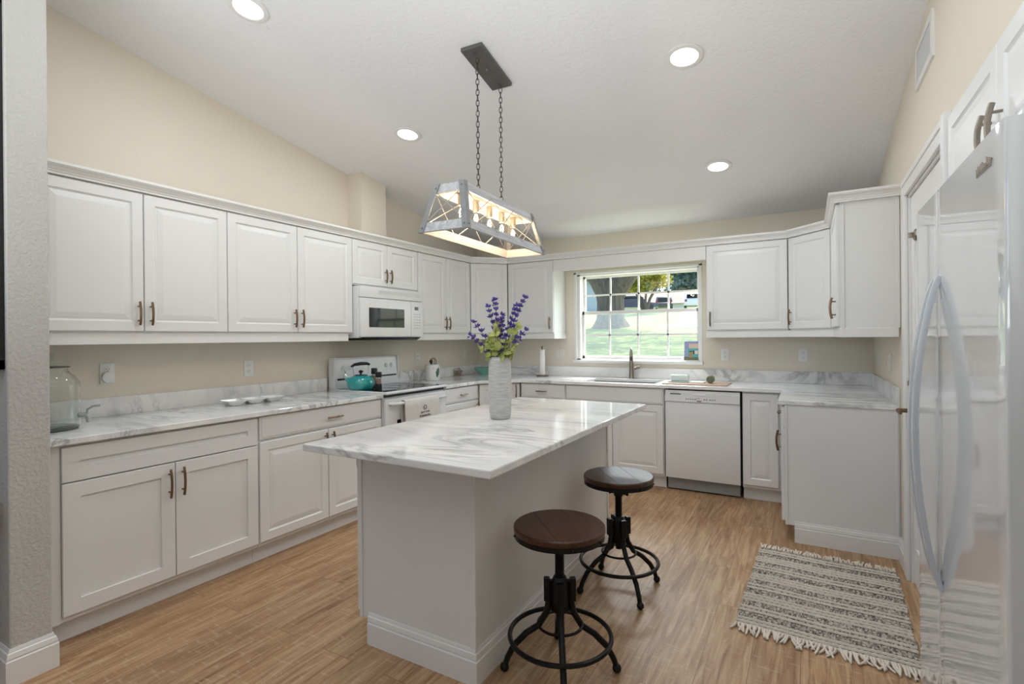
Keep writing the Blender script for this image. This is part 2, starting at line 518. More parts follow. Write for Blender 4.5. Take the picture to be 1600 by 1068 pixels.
def obj(name, bm, mats, parent=None, smooth=None, loc=None, rotz=None):
    bmesh.ops.recalc_face_normals(bm, faces=bm.faces[:])
    me = bpy.data.meshes.new(name)
    bm.to_mesh(me); bm.free()
    for mm in (mats if isinstance(mats, (list, tuple)) else [mats]): me.materials.append(mm)
    if smooth:
        me.polygons.foreach_set('use_smooth', [True]*len(me.polygons))
        me.set_sharp_from_angle(angle=R(smooth))
    o = bpy.data.objects.new(name, me)
    COL.objects.link(o)
    if parent: o.parent = parent
    if loc: o.location = loc
    if rotz is not None: o.rotation_euler = (0, 0, rotz)
    return o

def tag(o, label, cat, group=None):
    o['label'] = label; o['category'] = cat
    if group: o['group'] = group
    return o

def thing(name, label, cat, loc=(0, 0, 0), rotz=0.0, group=None):
    o = bpy.data.objects.new(name, None)
    COL.objects.link(o)
    o.empty_display_size = 0.1
    o.location = loc; o.rotation_euler = (0, 0, rotz)
    return tag(o, label, cat, group)

def struct(name, bm, mats, parent=None, smooth=None):
    o = obj(name, bm, mats, parent, smooth)
    if parent is None: o['kind'] = 'structure'
    return o

def dup(root, loc=None, rotz=None, label=None):
    r = root.copy(); COL.objects.link(r)
    if loc is not None: r.location = loc
    if rotz is not None: r.rotation_euler = (0, 0, rotz)
    if label: r['label'] = label
    for ch in list(root.children):
        c = ch.copy(); COL.objects.link(c); c.parent = r
        for g in list(ch.children):
            d = g.copy(); COL.objects.link(d); d.parent = c
    return r

def quad_poly_holed(bm, outer, hole, z0, z1, mi=0):
    """flat slab with an optional rectangular hole"""
    for z, flip in ((z0, True), (z1, False)):
        loops = [outer] + ([hole] if hole else [])
        es = []
        for lp in loops:
            vs_ = [bm.verts.new((p[0], p[1], z)) for p in lp]
            for i in range(len(vs_)):
                es.append(bm.edges.new((vs_[i], vs_[(i+1) % len(vs_)])))
        r = bmesh.ops.triangle_fill(bm, use_beauty=True, use_dissolve=False, edges=es)
    for lp in [outer] + ([hole] if hole else []):
        n = len(lp)
        for i in range(n):
            p, q = lp[i], lp[(i+1) % n]
            v = [bm.verts.new((p[0], p[1], z0)), bm.verts.new((q[0], q[1], z0)), bm.verts.new((q[0], q[1], z1)), bm.verts.new((p[0], p[1], z1))]
            bm.faces.new(v)
    bmesh.ops.remove_doubles(bm, verts=bm.verts[:], dist=1e-5)

# ------------------------------------------------------------------ room dimensions
W = 3.93                      # kitchen width (x)
def ZC(y): return 2.425-0.169*max(y, -6.2)
YE = -4.29                    # kitchen face of the entry partition
XU, XB = 0.319, 0.629         # door faces of the wall and base cabinets

# ------------------------------------------------------------------ setting
b = NB(); box(b, -4.2, 4.85, -9.2, 0.2, -0.12, 0.0); struct('floor', b, M['floor'])
b = NB()
prism(b, [(0.2, 2.425), (0.0, 2.425), (-6.2, ZC(-6.2)), (-9.2, ZC(-6.2)), (-9.2, ZC(-6.2)+.15), (-6.2, ZC(-6.2)+.15), (0.2, 2.575)], -4.2, 4.2, 'x')
struct('ceiling', b, M['ceil'])
b = NB(); prism(b, [(0, 0), (0, 2.425), (YE-.13, ZC(YE-.13)), (YE-.13, 0)], -0.14, 0.0, 'x')
# duct chase above the microwave
prism(b, [(-1.72, 2.05), (-1.72, ZC(-1.72)), (-2.013, ZC(-2.013)), (-2.013, 2.05)], 0.0, 0.165, 'x')
struct('wall_left', b, M['wall'])
WX0, WX1, WZ0, WZ1 = 1.272, 2.572, 1.072, 2.022
b = NB()
box(b, -0.14, WX0, 0, 0.2, 0, 2.425); box(b, WX1, W+.14, 0, 0.2, 0, 2.425)
box(b, WX0, WX1, 0, 0.2, 0, WZ0); box(b, WX0, WX1, 0, 0.2, WZ1, 2.425)
struct('wall_back', b, M['wall'])
DY0, DY1, DZ = -1.70, -2.575, 2.085    # pantry door opening
AY0, AY1, AZ = -2.80, -3.94, 2.10      # fridge alcove
b = NB()
def seg(ya, yb, zlow):
    prism(b, [(ya, zlow), (ya, ZC(ya)), (yb, ZC(yb)), (yb, zlow)], W, W+.14, 'x')
seg(0, DY0, 0); seg(DY0, DY1, DZ); seg(DY1, AY0, 0); seg(AY0, AY1, AZ); seg(AY1, -6.2, 0); seg(-6.2, -9.2, 0)
box(b, W, 4.75, AY0-.0, AY0+.1, 0, AZ); box(b, W, 4.75, AY1-.1, AY1, 0, AZ); box(b, 4.65, 4.75, AY1, AY0, 0, AZ); box(b, W+.14, 4.75, AY1, AY0, AZ, AZ+.1)
struct('wall_right', b, M['wall'])
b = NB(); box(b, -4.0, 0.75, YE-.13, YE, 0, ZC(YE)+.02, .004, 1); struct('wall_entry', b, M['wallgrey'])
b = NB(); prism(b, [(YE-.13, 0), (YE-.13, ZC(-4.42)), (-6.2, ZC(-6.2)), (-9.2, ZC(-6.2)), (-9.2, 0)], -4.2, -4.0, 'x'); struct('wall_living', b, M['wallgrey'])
b = NB()
box(b, -4.2, -1.9, -9.2, -9.05, 0, 3.47); box(b, 3.1, 4.07, -9.2, -9.05, 0, 3.47); box(b, -1.9, 3.1, -9.2, -9.05, 2.95, 3.47); box(b, -1.9, 3.1, -9.2, -9.05, 0, 1.95)
struct('wall_front', b, M['wallgrey'])
b = NB()
for x in (-1.9, -0.68, 0.56, 1.8, 3.04): box(b, x, x+.06, -9.13, -9.05, 1.95, 2.95)
box(b, -1.9, 3.1, -9.13, -9.05, 1.95, 2.01); box(b, -1.9, 3.1, -9.13, -9.05, 2.89, 2.95)
w2 = struct('window_2', b, M['trim'])  # unseen window, shaped as a high strip to keep sky light off the floor
b = NB(); box(b, -1.9, 3.1, -9.095, -9.085, 1.97, 2.93); obj('pane', b, M['glass'], w2)

BASEP = [(0, 0), (.016, 0), (.016, .091), (.0105, .095), (.0105, .098), (.0135, .101), (.0105, .119), (.006, .122), (.006, .125), (.004, .134), (0, .134)]
BASEL = [(0, 0), (.017, 0), (.017, .096), (.0115, .100), (.0115, .103), (.0145, .106), (.011, .124), (.006, .127), (.006, .130), (.003, .141), (0, .141)]
b = NB(); sweep(b, [(-3.9, YE-.13), (.75, YE-.13), (.75, YE), (.56, YE)], BASEL); struct('baseboard_entry', b, M['trim'])
b = NB(); sweep(b, [(W, -1.40), (W, -1.56)], BASEP); struct('baseboard_right', b, M['trim'])

# window
YG = 0.10
b = NB()
fo = .028
box(b, WX0, WX0+.05, 0.02, .16, WZ0, WZ1); box(b, WX1-.03, WX1, 0.02, .16, WZ0, WZ1)
box(b, WX0, WX1, 0.02, .16, WZ1-.028, WZ1); box(b, WX0, WX1, 0.02, .16, WZ0, WZ0+.03)
# casing bead round the opening
for (x0, x1, z0, z1) in ((WX0-.012, WX0+.018, WZ0, WZ1+.012), (WX1-.018, WX1+.012, WZ0, WZ1+.012), (WX0-.012, WX1+.012, WZ1-.012, WZ1+.014)):
    box(b, x0, x1, -.008, .03, z0, z1, .003, 1)
win = struct('window_1', b, M['trim'])
b = NB(); box(b, WX0-.02, WX1+.02, -.03, .06, WZ0-.012, WZ0+.018, .004, 2); obj('sill', b, M['trim'], win)
gx0, gx1 = WX0+.05, WX1-.03
zm = 1.585
def sash(name, z0, z1, y, rail=.03):
    b = NB()
    box(b, gx0, gx0+.022, y-.015, y+.015, z0, z1); box(b, gx1-.022, gx1, y-.015, y+.015, z0, z1)
    box(b, gx0, gx1, y-.015, y+.015, z0, z0+rail); box(b, gx0, gx1, y-.015, y+.015, z1-rail, z1)
    s = obj(name, b, M['trim'], win)
    b = NB()
    for k in (1, 2, 3):
        x = gx0+(gx1-gx0)*k/4; box(b, x-.009, x+.009, y-.007, y+.007, z0+rail, z1-rail)
    zz = (z0+z1)/2; box(b, gx0+.02, gx1-.02, y-.007, y+.007, zz-.009, zz+.009)
    obj('muntin', b, M['trim'], s)
    b = NB(); box(b, gx0+.015, gx1-.015, y-.002, y+.002, z0+rail-.005, z1-rail+.005)
    obj('pane', b, M['glass'], s)
    return s
sash('upper_sash', zm-.005, WZ1-.026, YG+.035, .022)
ls = sash('lower_sash', WZ0+.028, zm+.028, YG, .034)
b = NB()
for x in (1.72, 2.33): box(b, x-.035, x+.035, YG-.03, YG-.012, WZ0+.05, WZ0+.062, .003, 1)
obj('lift_tab', b, M['trim'], ls)
# fine insect screen outside the lower sash
mt, t, bb_, oo_ = newmat('insect_screen_mesh'); t.nodes.remove(bb_)
tr = node(t, 'ShaderNodeBsdfTransparent'); df = node(t, 'ShaderNodeBsdfTranslucent'); df.inputs[0].default_value = L(160, 168, 174)
mx = node(t, 'ShaderNodeMixShader'); mx.inputs[0].default_value = 0.17
t.links.new(tr.outputs[0], mx.inputs[1]); t.links.new(df.outputs[0], mx.inputs[2]); t.links.new(mx.outputs[0], oo_.inputs[0])
M['screen'] = mt
b = NB(); b.faces.new([b.verts.new(p) for p in ((gx0, YG+.058, WZ0+.03), (gx1, YG+.058, WZ0+.03), (gx1, YG+.058, zm), (gx0, YG+.058, zm))]); obj('insect_screen', b, M['screen'], win)

# pantry door and casing
b = NB()
CX = W-.018
for (y0, y1, z0, z1) in ((DY0, DY0+.095, 0, DZ+.095), (DY1-.095, DY1, 0, DZ+.095), (DY1, DY0, DZ, DZ+.095)):
    box(b, CX, W, min(y0, y1), max(y0, y1), z0, z1, .005, 2)
box(b, CX-.006, W, DY1-.07, DY0+.07, DZ+.055, DZ+.075, .003, 1)
box(b, W, W+.14, DY0-.012, DY0, 0, DZ); box(b, W, W+.14, DY1, DY1+.012, 0, DZ); box(b, W, W+.14, DY1, DY0, DZ-.012, DZ)
struct('trim_1', b, M['trim'])
b = NB()
xd = W+.012
box(b, xd, xd+.036, DY1+.014, DY0-.014, .008, DZ-.014, .002, 1)
d1 = struct('door_1', b, M['trim'])
# raised panels: an arched upper pair and square lower pair, as moulded rims
def rim(bm, pts, r=.007):
    tube(bm, pts, r, 6, True)
b = NB()
dw = DY0-DY1
for k in (0, 1):
    ya = DY0-.13-k*(dw/2-.035); yb_ = ya-(dw/2-.19)
    za, zb_ = 1.02, 1.74
    pts = [(xd, ya, za), (xd, yb_, za), (xd, yb_, zb_)]
    for i in range(1, 12):
        a = PI*i/12
        pts.append((xd, yb_+(ya-yb_)*(1-math.cos(a))/2, zb_+.13*math.sin(a)))
    pts.append((xd, ya, zb_))
    rim(b, pts)
    rim(b, [(xd, ya, .22), (xd, yb_, .22), (xd, yb_, .86), (xd, ya, .86)])
obj('panel_moulding', b, M['trim'], d1, 40)
def deadbolt(y, z):
    b = NB()
    lathe(b, [(.0, -.014), (.020, -.013), (.028, -.008), (.030, 0)], 20, (xd, y, z), axis='x')
    box(b, xd-.034, xd-.012, y-.005, y+.005, z-.014, z+.014, .004, 2)
    o = obj('deadbolt', b, M['nickel'], d1, 40)
deadbolt(-1.80, 1.08); deadbolt(-1.86, 1.845)
b = NB()
lathe(b, [(.0, -.016), (.024, -.014), (.032, -.006), (.034, 0)], 20, (xd, -1.80, .935), axis='x')
tube(b, [(xd-.01, -1.80, .935), (xd-.064, -1.80, .935), (xd-.074, -1.803, .935), (xd-.077, -1.83, .934), (xd-.074, -1.875, .930)], [.012, .011, .012, .010, .008], 10)
obj('lever_handle', b, M['bronze'], d1, 40)

# ------------------------------------------------------------------ cabinets
def pull(parent, x, z, length=.13, vertical=True, yf=0.0, mat='bronze', w=.0058):
    """bowed bar pull on two posts, front towards -Y"""
    b = NB()
    pts = []
    n = 10
    for i in range(n+1):
        s = i/n*2-1
        off = -(.030-.010*s*s)
        a = s*length/2
        pts.append((x, yf+off, z+a) if vertical else (x+a, yf+off, z))
    tube(b, pts, w, 8, flat=1.25)
    for s in (-.62, .62):
        a = s*length/2
        p0 = (x, yf+.002, z+a) if vertical else (x+a, yf+.002, z)
        p1 = (x, yf-.027, z+a) if vertical else (x+a, yf-.027, z)
        tube(b, [p0, p1], .0042, 8)
    return obj('handle', b, M[mat], parent, 40)

class Cab:
    """cabinet in local space: X along the front, -Y out of the front, doors' face at y=0"""
    def __init__(s, name, label, cat, loc, rotz, w, depth, z0, z1, toe=None, group=None, carc=True, mat='cab'):
        s.t = thing(name, label, cat, loc, R(rotz), group)
        s.w = w; s.z0 = z0; s.z1 = z1
        if carc:
            b = NB(); box(b, 0.001, w-.001, .0195, depth, z0, z1)
            obj('body', b, M[mat], s.t)
        if toe:
            b = NB(); box(b, 0.001, w-.001, toe, depth, 0.0, z0); obj('toe_kick', b, M[mat], s.t)
    def door(s, x0, x1, z0, z1, prof=RAISED, hx=None, hz=None, hl=.125, gap=.0022, hm='bronze', name='door', vertical=True):
        b = NB(); panel(b, x0+gap, x1-gap, z0+gap*.5, z1-gap*.5, .019, 0, prof)
        d = obj(name, b, M['cab'], s.t)
        if hx is not None: pull(d, hx, hz, hl, vertical, 0, hm)
        return d
    def drawer(s, x0, x1, z0, z1, prof=SLAB, hx=None, hz=None, hl=.12, hm='bronze'):
        return s.door(x0, x1, z0, z1, prof, hx, hz, hl, .0022, hm, 'drawer', False)

UZ0, UZ1 = 1.388, 2.1395
HZ = UZ0+.098
GW = 'white raised panel wall cabinets'
# left wall (front towards +x): loc x = XU, rot +90
c = Cab('wall_cabinet', 'white wall cabinet with two raised panel doors above the glass drink dispenser', 'cabinet', (XU, YE, 0), 90, 1.012, .3175, UZ0-.012, 2.16, group=GW)
c.door(.075, .546, UZ0, UZ1, RAISED, .546-.030, HZ); c.door(.546, 1.012, UZ0, UZ1, RAISED, .546+.030, HZ)
b = NB(); box(b, 0.001, .074, 0.004, .0195, UZ0-.012, UZ1); obj('filler_strip', b, M['cab'], c.t)
c = Cab('wall_cabinet', 'white wall cabinet with two raised panel doors left of the microwave', 'cabinet', (XU, -3.278, 0), 90, 1.016, .3175, UZ0-.012, 2.16, group=GW)
c.door(0, .508, UZ0, UZ1, RAISED, .508-.030, HZ); c.door(.508, 1.016, UZ0, UZ1, RAISED, .508+.030, HZ)
c = Cab('wall_cabinet', 'short white wall cabinet with two small doors directly above the microwave', 'cabinet', (XU, -2.262, 0), 90, .789, .3175, 1.772, 2.16, group=GW)
c.door(0, .394, 1.782, UZ1, RAISED, .394-.030, 1.782+.088, .115); c.door(.394, .789, 1.782, UZ1, RAISED, .394+.030, 1.782+.088, .115)
c = Cab('wall_cabinet', 'white wall cabinet with two narrow doors right of the microwave', 'cabinet', (XU, -1.473, 0), 90, .861, .3175, UZ0-.012, 2.16, group=GW)
c.door(.012, .437, UZ0, UZ1, RAISED, .437-.030, HZ); c.door(.437, .861, UZ0, UZ1, RAISED, .437+.030, HZ)
# diagonal corner, left
dl = math.sqrt(2)*(.612-XU)
c = Cab('corner_wall_cabinet', 'white diagonal corner wall cabinet behind the purple flowers', 'cabinet', (XU, -.612, 0), 45, dl, .02, UZ0-.012, 2.16, carc=False)
b = NB(); prism(b, [(.005, .0195), (dl-.005, .0195), (dl+.19, .22), (dl/2, .60), (-.19, .22)], UZ0-.012, 2.16); obj('body', b, M['cab'], c.t)
c.door(.002, dl-.001, UZ0, UZ1)
# back wall
c = Cab('wall_cabinet', 'white single door wall cabinet between the corner and the window', 'cabinet', (.612, -XU, 0), 0, .548, .3175, UZ0-.012, 2.16, group=GW)
c.door(.003, .546, UZ0, UZ1, RAISED, .546-.035, HZ)
c = Cab('wall_cabinet', 'white single door wall cabinet right of the window', 'cabinet', (2.672, -XU, 0), 0, W-.612-2.672, .3175, UZ0-.012, 2.16, group=GW)
c.door(.002, .645, UZ0, UZ1, RAISED, .035, HZ)
c = Cab('corner_wall_cabinet', 'white diagonal corner wall cabinet left of the tall end panel', 'cabinet', (W-.612, -XU, 0), -45, dl, .02, UZ0-.012, 2.16, carc=False)
b = NB(); prism(b, [(.005, .0195), (dl-.005, .0195), (dl+.19, .22), (dl/2, .60), (-.19, .22)], UZ0-.012, 2.16); obj('body', b, M['cab'], c.t)
c.door(.001, dl-.003, UZ0, UZ1, RAISED, .032, HZ)
YUE = -1.43
c = Cab('wall_cabinet', 'white end wall cabinet on the right wall showing its flat side panel', 'cabinet', (W-XU, -.612, 0), -90, -.612-YUE, .3175, UZ0-.012, 2.16, group=GW)
c.door(.012, -.612-YUE-.004, UZ0, UZ1, RAISED, -.612-YUE-.10, HZ+.02, .135)
b = NB()
wE = -.612-YUE
for (ya, yb_) in ((.030, .044), (.298, .317)):
    b = NB(); box(b, wE, wE+.006, ya, yb_, UZ0-.012, 2.145, .002, 1); obj('edge_bead', b, M['cab'], c.t)

# crown moulding, light rails, valance
CROWN = [(.0, 2.1455), (.027, 2.1455), (.027, 2.156), (.031, 2.158), (.031, 2.165), (.034, 2.167), (.042, 2.178), (.053, 2.185), (.053, 2.188), (.058, 2.190), (.058, 2.204), (.0, 2.204)]
b = NB()
fx = .30
sweep(b, [(fx, YE), (fx, -.604), (.604, -fx), (W-.604, -fx), (W-fx, -.604), (W-fx, YUE), (W, YUE)], CROWN)
tag(obj('crown_molding', b, M['trim']), 'white stepped crown molding running along the tops of the wall cabinets', 'molding')
def rail(path, label):
    b = NB(); sweep(b, path, [(-.018, 1.322), (.004, 1.322), (.004, 1.374), (.0, 1.379), (-.018, 1.379)])
    tag(obj('light_rail', b, M['trim']), label, 'molding', 'light rails under the wall cabinets')
rail([(fx, YE), (fx, -2.30), (.02, -2.30)], 'white light rail under the wall cabinets left of the microwave')
rail([(.02, -1.47), (fx, -1.47), (fx, -.604), (.604, -fx), (1.162, -fx), (1.162, -.005)], 'white light rail under the corner wall cabinets left of the window')
rail([(2.672, -.005), (2.672, -fx), (W-.604, -fx), (W-fx, -.604), (W-fx, YUE), (W-.01, YUE)], 'white light rail under the wall cabinets right of the window')
b = NB(); box(b, 1.162, 2.671, -.318, -.298, 2.022, 2.139, .002, 1)
tag(obj('valance', b, M['trim']), 'plain white valance board bridging the cabinets over the window', 'valance')

# base cabinets
BZ0, BZT = .105, .884
DB, DT, RB, RT = .128, .712, .722, .874
GB = 'white base cabinets'
def base(label, loc, rotz, w, depth=.6275, group=GB, toe=.073):
    return Cab('base_cabinet', label, 'cabinet', loc, rotz, w, depth, BZ0, BZT, toe, group)
c = base('white shaker base cabinet with one wide drawer and two doors beside the entry wall', (XB, YE, 0), 90, 1.003)
b = NB(); box(b, 0.001, .073, .012, .0195, BZ0, BZT); obj('filler_strip', b, M['cab'], c.t)
c.drawer(.075, 1.001, DT+.004, RT-.002, SHAKER)
c.door(.075, .541, DB, DT, SHAKER, .541-.032, DT-.10, .145); c.door(.541, 1.001, DB, DT, SHAKER, .541+.032, DT-.10, .145)
c = base('white base cabinet with one drawer and two raised panel doors left of the range', (XB, -3.287, 0), 90, 1.020)
c.drawer(.006, 1.016, RB+.016, RT+.004, SLAB, .56, .806, .125)
c.door(.006, .513, DB, RB+.006, RAISED, .513-.030, RB-.075, .125); c.door(.513, 1.016, DB, RB+.006, RAISED, .513+.030, RB-.075, .125)
c = base('white base cabinet with one drawer and one door right of the range', (XB, -1.488, 0), 90, .555)
c.drawer(.006, .549, RB+.016, RT+.002, SLAB, .28, .806, .11)
c.door(.006, .549, DB, RB+.006, RAISED, .549-.03, RB-.075, .125)
dl2 = math.sqrt(2)*(.931-XB)
c = Cab('corner_base_cabinet', 'white diagonal corner base cabinet behind the grey vase', 'cabinet', (XB, -.931, 0), 45, dl2, .02, BZ0, BZT, carc=False)
b = NB(); prism(b, [(.01, .0195), (dl2-.01, .0195), (dl2+.42, .46), (dl2/2, .87), (-.42, .46)], BZ0, BZT); obj('body', b, M['cab'], c.t)
b = NB(); box(b, -.03, dl2+.03, .075, .30, 0, BZ0); obj('toe_kick', b, M['cab'], c.t)
c.door(.004, dl2-.004, DB, RT, RAISED, dl2-.05, .80, .13)
c = base('white base cabinet with a top drawer left of the sink cabinet', (.931, -XB, 0), 0, .496)
c.drawer(.006, .490, RB+.016, RT+.002, SLAB, .248, .806, .12); c.door(.006, .490, DB, RB+.006, RAISED, .46, RB-.075, .125)
c = Cab('base_cabinet', 'white sink base cabinet with a long false drawer front and two doors', 'cabinet', (1.427, -XB, 0), 0, .938, .6275, BZ0, .685, .073, GB)
b = NB(); box(b, .001, .937, .0195, .038, .685, BZT); obj('front_rail', b, M['cab'], c.t)
c.drawer(.004, .932, RB+.016, RT+.002, SLAB)
c.door(.004, .468, DB, RB+.006, RAISED, .44, RB-.075, .125); c.door(.468, .932, DB, RB+.006, RAISED, .50, RB-.075, .125)
c = base('narrow white base cabinet with one tall door right of the dishwasher', (2.990, -XB, 0), 0, W-XB-2.990)
c.door(.004, W-XB-2.990-.046, DB, RT-.004, RAISED)
YBE = -1.385
wB = -XB-YBE
c = base('white end base cabinet below the right counter with a flat side panel', (W-XB, -XB, 0), -90, wB)
c.drawer(.045, wB-.004, RB+.016, RT-.004, SLAB, wB/2+.12, .80, .12); c.door(.045, wB-.004, DB, RB+.006, RAISED, wB-.06, RB-.085, .135)
b = NB()
for (ya, yb_, za) in ((.022, .036, BZ0), (.604, .620, BZ0+.03)):
    b = NB(); box(b, wB, wB+.006, ya, yb_, za, BZT-.002, .002, 1); obj('edge_bead', b, M['cab'], c.t)
b = NB(); prism(b, [(wB+x_, z_) for x_, z_ in BASEP], .073, .6275, 'y')
obj('base_trim', b, M['trim'], c.t)

# over-fridge cabinet
FX = W-.045
c = Cab('wall_cabinet', 'white two door cabinet set high above the refrigerator', 'cabinet', (FX, -2.80, 0), -90, 1.13, .34, 1.775, 2.10, group=GW)
c.door(.045, .585, 1.78, 2.095, RAISED, .585-.045, 1.86, .125, hm='nickel'); c.door(.585, 1.125, 1.78, 2.095, RAISED, .585+.045, 1.86, .125, hm='nickel')
b = NB(); box(b, 0, .043, -.012, .0195, 1.775, 2.115, .002, 1); obj('side_stile', b, M['cab'], c.t)

# ------------------------------------------------------------------ worktops
def bevmod(o, w=.004):
    md = o.modifiers.new('bevel', 'BEVEL'); md.width = w; md.segments = 2; md.limit_method = 'ANGLE'; md.angle_limit = R(40)
CZ0, CZ = .884, .914
xc = .648
b = NB(); box(b, .001, xc, YE+.002, -2.268, CZ0, CZ)
o = tag(obj('worktop', b, M['marble']), 'long white marble worktop left of the range with grey veining', 'countertop'); bevmod(o)
b = NB(); box(b, .001, .021, YE+.002, -2.268, CZ, 1.018); bs = obj('backsplash', b, M['marble'], o); bevmod(bs, .002)
SX0, SX1, SY0, SY1 = 1.56, 2.26, -.545, -.135
outer = [(.001, -1.486), (xc, -1.486), (xc, -.952), (.952, -xc), (W-xc, -xc), (W-xc, -1.381-.012), (W-.001, -1.393), (W-.001, -.001), (.001, -.001)]
hole = [(SX0, SY0), (SX1, SY0), (SX1, SY1), (SX0, SY1)]
b = NB(); quad_poly_holed(b, outer, hole, CZ0, CZ)
o = tag(obj('worktop', b, M['marble']), 'U-shaped white marble worktop running past the sink under the window', 'countertop'); bevmod(o)
b = NB(); box(b, .001, .021, -1.486, -.001, CZ, 1.018); box(b, .021, W-.021, -.021, -.001, CZ, 1.018); box(b, W-.021, W-.001, -1.393, -.001, CZ, 1.018)
bs = obj('backsplash', b, M['marble'], o); bevmod(bs, .002)

# sink
b = NB()
t_ = .003; zb_ = .70
def basin(x0, x1):
    box(b, x0, x1, SY0, SY1, zb_-t_, zb_); box(b, x0, x0+t_, SY0, SY1, zb_, CZ0); box(b, x1-t_, x1, SY0, SY1, zb_, CZ0)
    box(b, x0, x1, SY0, SY0+t_, zb_, CZ0); box(b, x0, x1, SY1-t_, SY1, zb_, CZ0)
basin(SX0-.004, 1.90); basin(1.92, SX1+.004)
box(b, 1.90, 1.92, SY0, SY1, zb_+.1, CZ0-.01, .004, 2)
sk_ = tag(obj('sink', b, M['steel']), 'double bowl steel undermount sink below the window', 'sink')
for x in (1.73, 2.09):
    b = NB(); lathe(b, [(0, .002), (.03, .003), (.042, .001), (.044, 0)], 20, (x, (SY0+SY1)/2, zb_)); obj('drain', b, M['chrome'], sk_, 40)

# faucet
ft = thing('faucet', 'brushed nickel pull-down faucet standing behind the sink', 'faucet', (1.915, -.085, CZ), R(16))
b = NB()
lathe(b, [(.028, 0), (.028, .006), (.024, .012), (.022, .10), (.0215, .15), (.016, .17)], 24)
tube(b, [(0, 0, .15), (0, 0, .24), (0, -.008, .275), (0, -.035, .30), (0, -.065, .305), (0, -.092, .296), (0, -.11, .27)], [.0165, .0145, .014, .0135, .013, .013, .0135], 14)
obj('body', b, M['nickel'], ft, 45)
b = NB(); tube(b, [(0, -.106, .285), (0, -.112, .255), (0, -.120, .20), (0, -.125, .165)], [.013, .0165, .019, .0195], 16)
sp = obj('spray_head', b, M['nickel'], ft, 45)
b = NB(); box(b, -.006, .006, -.142, -.136, .185, .225, .003, 2); obj('spray_button', b, M['blackpl'], sp)
b = NB(); tube(b, [(.015, 0, .10), (.045, -.004, .105), (.062, -.006, .112), (.080, -.008, .116)], [.014, .013, .014, .015], 14)
obj('lever', b, M['nickel'], ft, 45)

# ------------------------------------------------------------------ range
rg = thing('range', 'white electric range with black glass cooktop between the base cabinets', 'stove', (0, -2.260, 0))
rw = .765
b = NB()
box(b, .025, .625, .002, rw-.002, .02, .905, .004, 1)
obj('body', b, M['appl'], rg)
b = NB(); box(b, .022, .668, 0, rw, .905, .926, .008, 3); ct = obj('cooktop', b, M['appl'], rg, 40)
b = NB(); box(b, .10, .630, .025, rw-.025, .9262, .9275); gl = obj('glass_surface', b, M['blackgl'], ct)
M['burner'] = simple('burner_line', L(70, 74, 80), .3)
for (x, y, r) in ((.48, .20, .105), (.48, .57, .085), (.24, .20, .085), (.24, .57, .105)):
    b = NB(); tube(b, [(x+r*math.cos(a*PI/16), y+r*math.sin(a*PI/16), .9276) for a in range(32)], .0015, 4, True); obj('burner_ring', b, M['burner'], ct)
b = NB()
prism(b, [(.026, .926), (.100, .926), (.094, 1.00), (.080, 1.165), (.072, 1.180), (.026, 1.180)], .004, rw-.004, 'y')
bgd = obj('backguard', b, M['appl'], rg)
b = NB(); box(b, .088, .0985, .035, rw-.035, .996, 1.010); obj('vent_slot', b, M['blackpl'], bgd)
for s_ in (0, 1):
    b = NB(); box(b, .03, .098, .002+s_*(rw-.020), .018+s_*(rw-.020), .928, 1.184, .005, 2); obj('end_cap', b, M['appl'], bgd)
for y in (.10, .175, .605, .675):
    b = NB(); xx = .086-(1.095-1.0)*.085
    lathe(b, [(.024, 0), (.024, .006), (.019, .008), (.017, .020), (.0, .021)], 20, (xx, y, 1.095), axis='x')
    box(b, xx+.018, xx+.024, y-.003, y+.003, 1.078, 1.112)
    obj('knob', b, M['appl'], bgd, 35)
b = NB(); box(b, .078, .0815, .335, .395, 1.112, 1.148); obj('display', b, simple('blue_display', L(30, 38, 66), .2), bgd)
b = NB()
for i in range(4):
    for j in range(3): box(b, .078, .0822, .42+i*.03, .434+i*.03, 1.07+j*.028, 1.078+j*.028)
obj('button', b, simple('grey_marking', L(150, 152, 156), .5), bgd)
b = NB(); box(b, .628, .655, .006, rw-.006, .20, .872, .006, 2); od = obj('oven_door', b, M['appl'], rg, 40)
b = NB(); box(b, .6552, .6568, .13, rw-.13, .42, .70, .0); obj('oven_window', b, M['blackgl'], od)
b = NB(); tube(b, [(.654, .05, .832), (.690, .055, .832), (.702, .07, .832), (.702, rw-.07, .832), (.690, rw-.055, .832), (.654, rw-.05, .832)], .013, 10, flat=1.25)
obj('oven_handle', b, M['appl'], od, 40)
b = NB(); box(b, .624, .630, .002, rw-.002, .882, .9045); obj('gap_strip', b, M['blackpl'], rg)
b = NB(); box(b, .628, .652, .006, rw-.006, .03, .19, .006, 2); obj('storage_drawer', b, M['appl'], rg, 40)

# towel on the oven handle
tw = thing('dish_towel', 'off-white dish towel with small dark print hanging on the oven handle', 'towel', (0, -2.260, 0))
b = NB()
ty0, ty1 = .150, .580
nY, prof_t = 26, []
for i in range(9): prof_t.append((.7205, .40+i*.05))
for a in range(1, 7): prof_t.append((.702+.0185*math.cos(PI*a/6.0), .835+.0185*math.sin(PI*a/6.0)))
for i in range(8): prof_t.append((.6835, .81-i*.05))
grid = []
for j in range(nY+1):
    y = ty0+(ty1-ty0)*j/nY
    row = []
    for k, (x, z) in enumerate(prof_t):
        wv = .006*math.sin(j*.9+z*3)*max(0, min(1, (.83-z)*4)) if x > .70 else 0
        row.append(b.verts.new((x+abs(wv), y+(.004*math.sin(z*14)), z)))
    grid.append(row)
for j in range(nY):
    for k in range(len(prof_t)-1):
        b.faces.new((grid[j][k], grid[j+1][k], grid[j+1][k+1], grid[j][k+1]))
o = obj('cloth', b, M['cloth'], tw, 60)
